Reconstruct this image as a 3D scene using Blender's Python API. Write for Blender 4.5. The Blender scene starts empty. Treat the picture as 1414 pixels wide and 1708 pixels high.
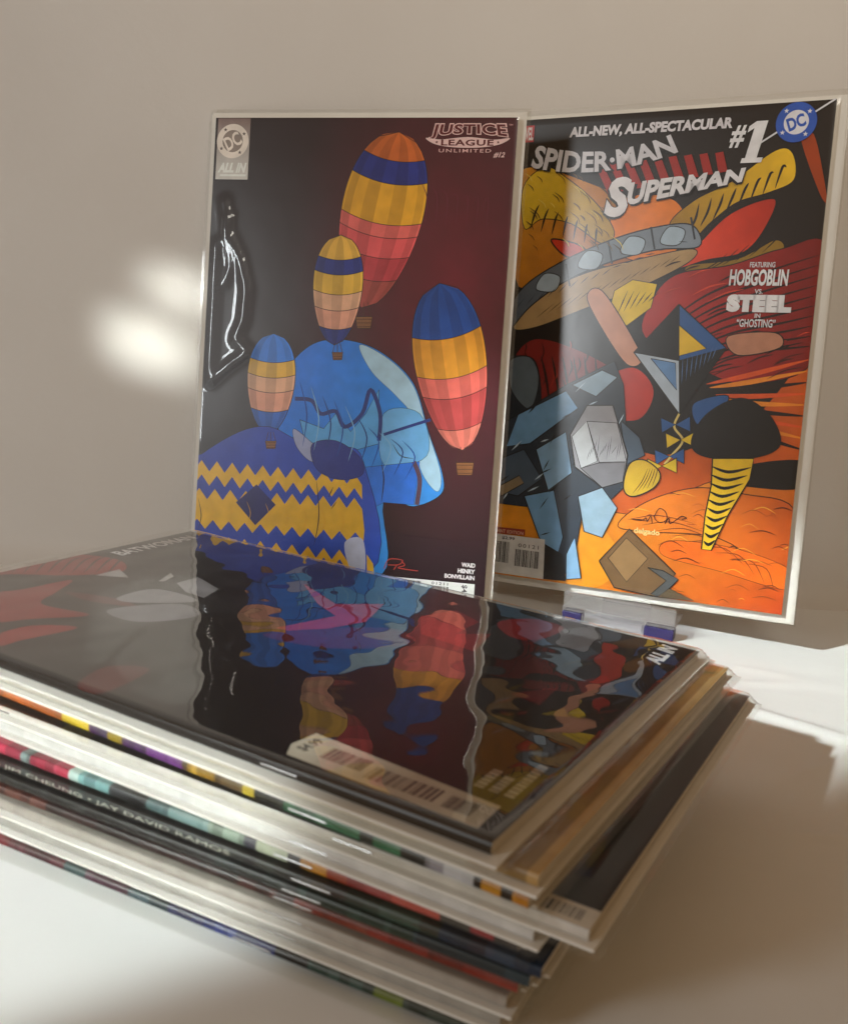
import bpy, math, random
from mathutils import Vector, Matrix, noise
from mathutils.geometry import tessellate_polygon

scene = bpy.context.scene
col = scene.collection
R = math.radians

# ------------------------------------------------------------------ camera
cam_d = bpy.data.cameras.new("camera")
cam = bpy.data.objects.new("camera", cam_d)
col.objects.link(cam)
PITCH, ROLL, CAM_H, F_PX = 0.2053, 0.0693, 0.1672, 1629.2
fwd = Vector((0, math.cos(PITCH), -math.sin(PITCH)))
rgt = Vector((1, 0, 0))
upv = rgt.cross(fwd)
r2 = rgt * math.cos(ROLL) + upv * math.sin(ROLL)
u2 = upv * math.cos(ROLL) - rgt * math.sin(ROLL)
m = Matrix((r2, u2, -fwd)).transposed().to_4x4()
m.translation = Vector((0, 0, CAM_H))
cam.matrix_world = m
cam_d.sensor_fit = 'VERTICAL'
cam_d.sensor_height = 36.0
cam_d.lens = F_PX / 1708 * 36
cam_d.clip_start = 0.01
cam_d.clip_end = 50
cam_d.dof.use_dof = True
cam_d.dof.focus_distance = 0.53
cam_d.dof.aperture_fstop = 20.0
scene.camera = cam

# ------------------------------------------------------------------ world and lamps
world = bpy.data.worlds.new("World")
scene.world = world
world.use_nodes = True
bg = world.node_tree.nodes["Background"]
bg.inputs[0].default_value = (1.0, 0.58, 0.25, 1)
bg.inputs[1].default_value = 0.20


def area(name, loc, direction, sx, sy, power, color, spread=180, up=(0, 0, 1)):
    d = bpy.data.lights.new(name, 'AREA')
    d.shape = 'RECTANGLE'
    d.size, d.size_y = sx, sy
    d.energy = power
    d.color = color
    d.spread = R(spread)
    o = bpy.data.objects.new(name, d)
    col.objects.link(o)
    zax = -Vector(direction).normalized()
    xax = Vector(up).cross(zax).normalized()
    yax = zax.cross(xax)
    mm = Matrix((xax, yax, zax)).transposed().to_4x4()
    mm.translation = Vector(loc)
    o.matrix_world = mm
    return o


# low daylight through a narrow window gap, from the left and behind the camera
DAY = Vector((0.712, 0.467, -0.523)).normalized()
U_AX = (Vector((0, 0, 1)) - DAY * DAY.z).normalized()
V_AX = DAY.cross(Vector((0, 0, 1))).normalized()
beam_c = U_AX * 0.11 + V_AX * -0.325
area("window_beam", beam_c - DAY * 1.3, DAY, 0.23, 0.34, 0.34, (0.90, 1.0, 1.0), 1.8)
# soft sky light of the same window, seen in the plastic sleeves
area("window_soft", (-0.98, -0.38, 0.38), (1.0, 0.95, -0.2), 0.20, 0.36, 4.8, (0.92, 0.97, 1.0))
# added warm fill from above, narrowed and aimed at the upper wall
area("wall_fill", (0.15, -0.55, 1.0), (0.03, 1.1, -0.55), 0.3, 0.3, 0.44, (1.0, 0.93, 0.82), 46)
# added lamps imitating the daylight spots the sleeves reflect onto the wall
for (px, pz, w, h, e) in ((-0.150, 0.168, 0.026, 0.016, 0.0026), (-0.166, 0.135, 0.036, 0.028, 0.0055)):
    src = Vector((-0.75, -0.2, 0.42))
    tgt = Vector((px, 0.577, pz))
    area("wall_spot_lamp", src, tgt - src, w, h, e, (0.95, 1.0, 0.95), 2.2)

scene.view_settings.view_transform = 'Standard'
scene.view_settings.look = 'None'
scene.view_settings.gamma = 1.0
scene.view_settings.use_curve_mapping = False
scene.view_settings.exposure = 0.0
scene.render.engine = 'CYCLES'
scene.cycles.transparent_max_bounces = 48
scene.cycles.max_bounces = 10
scene.cycles.use_denoising = True


# ------------------------------------------------------------------ materials
def lin(hexs, k=1.0):
    v = []
    for i in (0, 2, 4):
        c = int(hexs[i:i + 2], 16) / 255
        v.append(min(1.0, k * (c / 12.92 if c <= 0.04045 else ((c + 0.055) / 1.055) ** 2.4)))
    return (v[0], v[1], v[2], 1.0)


def new_mat(name):
    mt = bpy.data.materials.new(name)
    mt.use_nodes = True
    return mt, mt.node_tree.nodes, mt.node_tree.links, mt.node_tree.nodes["Principled BSDF"]


def noisy(name, c1, c2, scale, rough, bump=0.0, bscale=200.0, stretch=(1, 1, 1), spec=0.5):
    mt, n, l, b = new_mat(name)
    tc = n.new('ShaderNodeTexCoord')
    mp = n.new('ShaderNodeMapping')
    mp.inputs['Scale'].default_value = stretch
    nz = n.new('ShaderNodeTexNoise')
    nz.inputs['Scale'].default_value = scale
    nz.inputs['Detail'].default_value = 6
    rp = n.new('ShaderNodeValToRGB')
    rp.color_ramp.elements[0].position = 0.3
    rp.color_ramp.elements[1].position = 0.7
    rp.color_ramp.elements[0].color = lin(c1)
    rp.color_ramp.elements[1].color = lin(c2)
    l.new(tc.outputs['Object'], mp.inputs['Vector'])
    l.new(mp.outputs[0], nz.inputs['Vector'])
    l.new(nz.outputs['Fac'], rp.inputs[0])
    l.new(rp.outputs[0], b.inputs['Base Color'])
    b.inputs['Roughness'].default_value = rough
    b.inputs['Specular IOR Level'].default_value = spec
    if bump:
        nb = n.new('ShaderNodeTexNoise')
        nb.inputs['Scale'].default_value = bscale
        nb.inputs['Detail'].default_value = 8
        bp = n.new('ShaderNodeBump')
        bp.inputs['Strength'].default_value = bump
        bp.inputs['Distance'].default_value = 0.001
        l.new(mp.outputs[0], nb.inputs['Vector'])
        l.new(nb.outputs['Fac'], bp.inputs['Height'])
        l.new(bp.outputs[0], b.inputs['Normal'])
    return mt


M = {}
M['wall'] = noisy('wall_paint', 'd2cdc6', 'dad6d0', 6, 0.75, 0.15, 220)
M['paper'] = noisy('table_paper', 'e6e6e4', 'efefed', 9, 0.7, 0.10, 160)
M['board'] = noisy('white_board', 'e4e0d8', 'eeebe4', 30, 0.6)
M['pages'] = noisy('page_edges', 'b9b2a4', 'f0eadc', 1.0, 0.8, stretch=(1, 1, 2500))
M['steel'] = noisy('staple_steel', 'c8c8c8', 'e0e0e0', 40, 0.25)
M['steel'].node_tree.nodes["Principled BSDF"].inputs['Metallic'].default_value = 1.0
M['violet'] = noisy('violet_plastic', '221a4c', '2a2058', 20, 0.3)

# printed glossy ink, colour comes with the geometry
mt, n, l, b = new_mat('printed_ink')
at = n.new('ShaderNodeAttribute')
at.attribute_name = 'Col'
nz = n.new('ShaderNodeTexNoise')
nz.inputs['Scale'].default_value = 140
nz.inputs['Detail'].default_value = 5
tc = n.new('ShaderNodeTexCoord')
l.new(tc.outputs['Object'], nz.inputs['Vector'])
mr = n.new('ShaderNodeMapRange')
mr.inputs[1].default_value = 0.3
mr.inputs[2].default_value = 0.7
mr.inputs[3].default_value = 0.88
mr.inputs[4].default_value = 1.08
n2 = n.new('ShaderNodeTexNoise')
n2.inputs['Scale'].default_value = 38
n2.inputs['Detail'].default_value = 2
l.new(tc.outputs['Object'], n2.inputs['Vector'])
av = n.new('ShaderNodeMath')
av.operation = 'MULTIPLY_ADD'
av.inputs[1].default_value = 0.4
l.new(n2.outputs['Fac'], av.inputs[0])
sb = n.new('ShaderNodeMath')
sb.operation = 'SUBTRACT'
sb.inputs[1].default_value = 0.2
l.new(nz.outputs['Fac'], sb.inputs[0])
l.new(sb.outputs[0], av.inputs[2])
l.new(av.outputs[0], mr.inputs[0])
mx = n.new('ShaderNodeMix')
mx.data_type = 'RGBA'
mx.blend_type = 'MULTIPLY'
mx.inputs[0].default_value = 1.0
l.new(at.outputs['Color'], mx.inputs[6])
l.new(mr.outputs[0], mx.inputs[7])
l.new(mx.outputs[2], b.inputs['Base Color'])
b.inputs['Roughness'].default_value = 0.32
b.inputs['Specular IOR Level'].default_value = 0.28
M['ink'] = mt


def sleeve_mat(name, f0, rough, haze, tint, bump, bscale, expo=4.2, wide=0.0):
    """clear polypropylene sleeve: sees through, glossy at grazing angles"""
    mt, n, l, b = new_mat(name)
    n.remove(b)
    out = n["Material Output"]
    lw = n.new('ShaderNodeLayerWeight')
    lw.inputs['Blend'].default_value = 0.5
    pw = n.new('ShaderNodeMath')
    pw.operation = 'POWER'
    pw.inputs[1].default_value = expo
    l.new(lw.outputs['Facing'], pw.inputs[0])
    ma = n.new('ShaderNodeMath')
    ma.operation = 'MULTIPLY_ADD'
    ma.inputs[1].default_value = 1.0 - f0
    ma.inputs[2].default_value = f0
    l.new(pw.outputs[0], ma.inputs[0])
    tr = n.new('ShaderNodeBsdfTransparent')
    tr.inputs[0].default_value = tint
    df = n.new('ShaderNodeBsdfDiffuse')
    df.inputs[0].default_value = (0.9, 0.88, 0.84, 1)
    m1 = n.new('ShaderNodeMixShader')
    m1.inputs[0].default_value = haze
    l.new(tr.outputs[0], m1.inputs[1])
    l.new(df.outputs[0], m1.inputs[2])
    gl = n.new('ShaderNodeBsdfGlossy')
    gl.inputs['Roughness'].default_value = rough
    gl.inputs['Color'].default_value = (1, 1, 1, 1)
    tc = n.new('ShaderNodeTexCoord')
    nz = n.new('ShaderNodeTexNoise')
    nz.inputs['Scale'].default_value = bscale
    nz.inputs['Detail'].default_value = 3
    l.new(tc.outputs['Object'], nz.inputs['Vector'])
    bp = n.new('ShaderNodeBump')
    bp.inputs['Strength'].default_value = bump
    bp.inputs['Distance'].default_value = 0.001
    l.new(nz.outputs['Fac'], bp.inputs['Height'])
    l.new(bp.outputs[0], gl.inputs['Normal'])
    if wide:
        g2 = n.new('ShaderNodeBsdfGlossy')
        g2.inputs['Roughness'].default_value = 0.34
        m3 = n.new('ShaderNodeMixShader')
        m3.inputs[0].default_value = wide
        l.new(gl.outputs[0], m3.inputs[1])
        l.new(g2.outputs[0], m3.inputs[2])
        gl = m3
    m2 = n.new('ShaderNodeMixShader')
    l.new(ma.outputs[0], m2.inputs[0])
    l.new(m1.outputs[0], m2.inputs[1])
    l.new(gl.outputs[0], m2.inputs[2])
    l.new(m2.outputs[0], out.inputs['Surface'])
    return mt


M['sleeve'] = sleeve_mat('clear_sleeve', 0.055, 0.05, 0.010, (0.97, 0.97, 0.96, 1), 0.05, 60, 4.2, 0.4)
M['sleeve_soft'] = sleeve_mat('clear_sleeve_soft', 0.05, 0.20, 0.008, (0.97, 0.97, 0.96, 1), 0.05, 60, 4.2, 0.3)
M['sleeve_top'] = sleeve_mat('clear_sleeve_taut', 0.07, 0.012, 0.006, (0.97, 0.97, 0.96, 1), 0.0, 60, 3.3)
M['sleeve_stack'] = sleeve_mat('clear_sleeve_piled', 0.025, 0.07, 0.004, (0.98, 0.98, 0.97, 1), 0.1, 90, 5.0)
M['acrylic'] = sleeve_mat('clear_acrylic', 0.08, 0.03, 0.10, (0.93, 0.93, 0.96, 1), 0.0, 60, 4.0)


# ------------------------------------------------------------------ mesh helpers
def link(name, verts, faces, mat, parent=None, smooth=False, colors=None):
    me = bpy.data.meshes.new(name)
    me.from_pydata(verts, [], faces)
    if colors is not None:
        ca = me.color_attributes.new('Col', 'FLOAT_COLOR', 'CORNER')
        flat = []
        for p in me.polygons:
            c = colors[p.index]
            for k, li in enumerate(p.loop_indices):
                flat.extend(c[k] if isinstance(c[0], (tuple, list)) else c)
        ca.data.foreach_set('color', flat)
    if smooth:
        me.polygons.foreach_set('use_smooth', [True] * len(me.polygons))
    me.materials.append(M[mat])
    me.update()
    o = bpy.data.objects.new(name, me)
    col.objects.link(o)
    if parent:
        o.parent = parent
    return o


def box(x0, x1, y0, y1, z0, z1, v, f):
    i = len(v)
    v += [(x0, y0, z0), (x1, y0, z0), (x1, y1, z0), (x0, y1, z0), (x0, y0, z1), (x1, y0, z1), (x1, y1, z1), (x0, y1, z1)]
    f += [tuple(i + k for k in q) for q in ((3, 2, 1, 0), (4, 5, 6, 7), (0, 1, 5, 4), (1, 2, 6, 5), (2, 3, 7, 6), (3, 0, 4, 7))]


def bevelled(name, x0, x1, y0, y1, z0, z1, mat, parent, bev):
    import bmesh
    v, f = [], []
    box(x0, x1, y0, y1, z0, z1, v, f)
    o = link(name, v, f, mat, parent)
    bm = bmesh.new()
    bm.from_mesh(o.data)
    bmesh.ops.bevel(bm, geom=bm.edges[:], offset=bev, segments=2, affect='EDGES', profile=0.5)
    bm.to_mesh(o.data)
    bm.free()
    return o


def spline(pts, closed, k=6):
    n = len(pts)
    out = []
    rng = n if closed else n - 1
    for i in range(rng):
        if closed:
            p0, p1, p2, p3 = (pts[(i + j - 1) % n] for j in range(4))
        else:
            p0, p1, p2, p3 = pts[max(i - 1, 0)], pts[i], pts[i + 1], pts[min(i + 2, n - 1)]
        for s in range(k):
            t = s / k
            out.append(tuple(0.5 * (2 * p1[a] + (p2[a] - p0[a]) * t + (2 * p0[a] - 5 * p1[a] + 4 * p2[a] - p3[a]) * t * t
                                    + (3 * p1[a] - p0[a] - 3 * p2[a] + p3[a]) * t ** 3) for a in (0, 1)))
    if not closed:
        out.append(tuple(pts[-1]))
    return out


def clip(poly, W, H):
    for ax, lim, sg in ((0, 0, 1), (0, W, -1), (1, 0, 1), (1, H, -1)):
        res = []
        for i, p in enumerate(poly):
            q = poly[i - 1]
            pin, qin = (p[ax] - lim) * sg >= 0, (q[ax] - lim) * sg >= 0
            if pin != qin:
                t = (lim - q[ax]) / (p[ax] - q[ax])
                res.append((q[0] + (p[0] - q[0]) * t, q[1] + (p[1] - q[1]) * t))
            if pin:
                res.append(p)
        poly = res
        if not poly:
            break
    return poly


class Print:
    """flat print on a cover: thin ink layers, millimetres, origin at the lower left"""
    GAP = 0.002

    def __init__(self, W, H, gain=1.0, shade=None):
        self.W, self.H, self.k = W, H, gain
        self.v, self.f, self.c = [], [], []
        self.z = self.GAP
        self.shade = shade

    def C(self, c):
        if not isinstance(c, str):
            return c
        r_ = lin(c)
        k_ = min(self.k, 0.88 / max(r_[:3] + (0.01,)))
        return tuple(q * k_ for q in r_[:3]) + (1.0,)

    def _tris(self, poly, cf):
        poly = clip(poly, self.W, self.H)
        if len(poly) < 3:
            return
        vs = [Vector((p[0], p[1], 0)) for p in poly]
        i0 = len(self.v)
        self.v += [(p[0], p[1], self.z) for p in poly]
        for t in tessellate_polygon([vs]):
            a, b_, c = (vs[k] for k in t)
            ar = (b_ - a).cross(c - a).z
            if abs(ar) < 1e-7:
                continue
            t = t if ar > 0 else (t[0], t[2], t[1])
            self.f.append(tuple(i0 + k for k in t))
            self.c.append([cf(poly[k]) for k in t])

    def nxt(self):
        self.z += self.GAP

    def poly(self, c, pts, smooth=0, ink=0.0):
        c = self.C(c)
        p = spline(pts, True) if smooth else list(pts)
        self._tris(p, lambda q: c)
        self.nxt()
        if ink:
            self.line('0b0808', p + [p[0]], ink, 0, raw=True)

    def grad(self, c0, c1, p0, p1, pts, smooth=0, ink=0.0):
        c0, c1 = self.C(c0), self.C(c1)
        d = (p1[0] - p0[0], p1[1] - p0[1])
        dd = d[0] ** 2 + d[1] ** 2

        def cf(q):
            t = max(-0.2, min(1.2, ((q[0] - p0[0]) * d[0] + (q[1] - p0[1]) * d[1]) / dd))
            return tuple(max(0.0, a + (b_ - a) * t) for a, b_ in zip(c0, c1))
        p = spline(pts, True) if smooth else list(pts)
        self._tris(p, cf)
        self.nxt()
        if ink:
            self.line('0b0808', p + [p[0]], ink, 0, raw=True)

    def line(self, c, pts, w, taper, raw=False):
        c = self.C(c)
        p = pts if raw else (spline(pts, False, 5) if len(pts) > 2 else [tuple(pts[0]), tuple((a + b_) / 2 for a, b_ in zip(*pts)), tuple(pts[1])])
        L, Rr = [], []
        n_ = len(p)
        for i, q in enumerate(p):
            a, b_ = p[max(i - 1, 0)], p[min(i + 1, n_ - 1)]
            dx, dy = b_[0] - a[0], b_[1] - a[1]
            ln = math.hypot(dx, dy) or 1.0
            hw = w / 2 * ((0.12 + 0.88 * math.sin(math.pi * i / (n_ - 1))) if taper else 1.0)
            L.append((q[0] - dy / ln * hw, q[1] + dx / ln * hw))
            Rr.append((q[0] + dy / ln * hw, q[1] - dx / ln * hw))
        for i in range(n_ - 1):
            self._tris([L[i], Rr[i], Rr[i + 1], L[i + 1]], lambda q: c)
        self.nxt()

    def disc(self, c, x, y, r, ry=None, n_=40):
        self.poly(c, [(x + r * math.cos(2 * math.pi * i / n_), y + (ry or r) * math.sin(2 * math.pi * i / n_)) for i in range(n_)])

    def star(self, c, x, y, r, rot=0.0):
        self.poly(c, [(x + (r if i % 2 == 0 else r * 0.42) * math.sin(rot + math.pi * i / 5), y + (r if i % 2 == 0 else r * 0.42) * math.cos(rot + math.pi * i / 5)) for i in range(10)])

    def balloon(self, c, rx, ry, rot, bands, gores):
        """a striped balloon: egg outline, colour bands, darker alternate gores"""
        a = R(rot)

        def pt(s, t):   # s across -1..1, t up -1..1
            half = math.sqrt(max(0.0, 1 - t * t)) * (0.86 + 0.14 * t)
            sag = 0.10 * (1 - s * s)
            x, y = s * half * rx, (t - sag * half) * ry
            return (c[0] + x * math.cos(a) - y * math.sin(a), c[1] + x * math.sin(a) + y * math.cos(a))
        for (t0, t1, hx) in bands:
            base = self.C(hx)
            for g in range(gores):
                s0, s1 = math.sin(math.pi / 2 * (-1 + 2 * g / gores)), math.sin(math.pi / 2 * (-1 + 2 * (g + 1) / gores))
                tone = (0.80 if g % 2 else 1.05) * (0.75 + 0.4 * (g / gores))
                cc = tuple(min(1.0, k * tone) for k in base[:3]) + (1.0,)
                m_ = 5
                lo = [pt(s0 + (s1 - s0) * k / m_, t0) for k in range(m_ + 1)]
                rt = [pt(s1, t0 + (t1 - t0) * k / m_) for k in range(1, m_)]
                hi = [pt(s1 + (s0 - s1) * k / m_, t1) for k in range(m_ + 1)]
                lf = [pt(s0, t1 + (t0 - t1) * k / m_) for k in range(1, m_)]
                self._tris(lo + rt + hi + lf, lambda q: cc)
        self.nxt()
        for (t0, t1, hx) in bands[1:]:
            self.line('1a1214', [pt(-1 + 2 * k / 16, t0) for k in range(17)], 0.35, 0, raw=True)
        self.line('1a1214', [pt(-1, -1 + 2 * k / 24) for k in range(25)] + [pt(1, 1 - 2 * k / 24) for k in range(25)], 0.4, 0, raw=True)

    def text(self, s, c, x0, y0, x1, y1, bold=0.02, shear=0.0, warp=None, rot=0.0, space=1.0):
        cu = bpy.data.curves.new('lettering', 'FONT')
        cu.body = s
        cu.offset = bold
        cu.shear = shear
        cu.space_character = space
        cu.resolution_u = 3
        ob = bpy.data.objects.new('lettering', cu)
        col.objects.link(ob)
        dg = bpy.context.evaluated_depsgraph_get()
        me = bpy.data.meshes.new_from_object(ob.evaluated_get(dg))
        vs = [v_.co.copy() for v_ in me.vertices]
        ax, bx = min(v_.x for v_ in vs), max(v_.x for v_ in vs)
        ay, by = min(v_.y for v_ in vs), max(v_.y for v_ in vs)
        c = self.C(c)
        i0 = len(self.v)
        cx, cy = (x0 + x1) / 2, (y0 + y1) / 2
        for v_ in vs:
            t, q = (v_.x - ax) / (bx - ax), (v_.y - ay) / max(by - ay, 1e-6)
            x, y = x0 + (x1 - x0) * t, y0 + (y1 - y0) * q
            if warp:
                x, y = warp(t, q)
            if rot:
                dx, dy = x - cx, y - cy
                x, y = cx + dx * math.cos(rot) - dy * math.sin(rot), cy + dx * math.sin(rot) + dy * math.cos(rot)
            self.v.append((x, y, self.z))
        for p in me.polygons:
            ids = list(p.vertices)
            a, b_, d = (Vector(self.v[i0 + k]) for k in ids[:3])
            if (b_ - a).cross(d - a).z < 0:
                ids.reverse()
            self.f.append(tuple(i0 + k for k in ids))
            self.c.append([c] * len(ids))
        self.nxt()
        bpy.data.objects.remove(ob)
        bpy.data.curves.remove(cu)
        bpy.data.meshes.remove(me)

    def barcode(self, x0, y0, x1, y1, seed, vertical=False, ink='18161a'):
        rnd = random.Random(seed)
        p = x0 if not vertical else y0
        end = x1 if not vertical else y1
        c = self.C(ink)
        unit = (end - p) / 70
        while p < end - unit:
            w = unit * rnd.choice((1, 1, 2, 3))
            if vertical:
                q = [(x0, p), (x1, p), (x1, min(p + w, end)), (x0, min(p + w, end))]
            else:
                q = [(p, y0), (min(p + w, end), y0), (min(p + w, end), y1), (p, y1)]
            self._tris(q, lambda _q: c)
            p += w + unit * rnd.choice((1, 1, 2))
        self.nxt()

    def ground(self, fn, nx=24, ny=36):
        i0 = len(self.v)
        for j in range(ny + 1):
            for i in range(nx + 1):
                self.v.append((self.W * i / nx, self.H * j / ny, self.z))
        for j in range(ny):
            for i in range(nx):
                a = i0 + j * (nx + 1) + i
                q = (a, a + 1, a + nx + 2, a + nx + 1)
                self.f.append(q)
                self.c.append([self.C(fn(self.v[k][0], self.v[k][1])) for k in q])
        self.nxt()

    def draw(self, items):
        for it in items:
            k = it[0]
            if k == 'P':
                self.poly(*it[1:])
            elif k == 'G':
                self.grad(*it[1:])
            elif k == 'S':
                self.line(*it[1:])
            elif k == 'B':
                self.balloon(*it[1:])

    def build(self, name, parent, z_mm, bow=None):
        vs = [(x / 1000, y / 1000, (z + z_mm) / 1000) for x, y, z in self.v]
        return link(name, vs, self.f, 'ink', parent, colors=self.c)


def mixc(a, b_, t):
    t = max(0.0, min(1.0, t))
    ca, cb = [int(a[i:i + 2], 16) for i in (0, 2, 4)], [int(b_[i:i + 2], 16) for i in (0, 2, 4)]
    return ''.join('%02x' % int(p + (q - p) * t) for p, q in zip(ca, cb))

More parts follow.
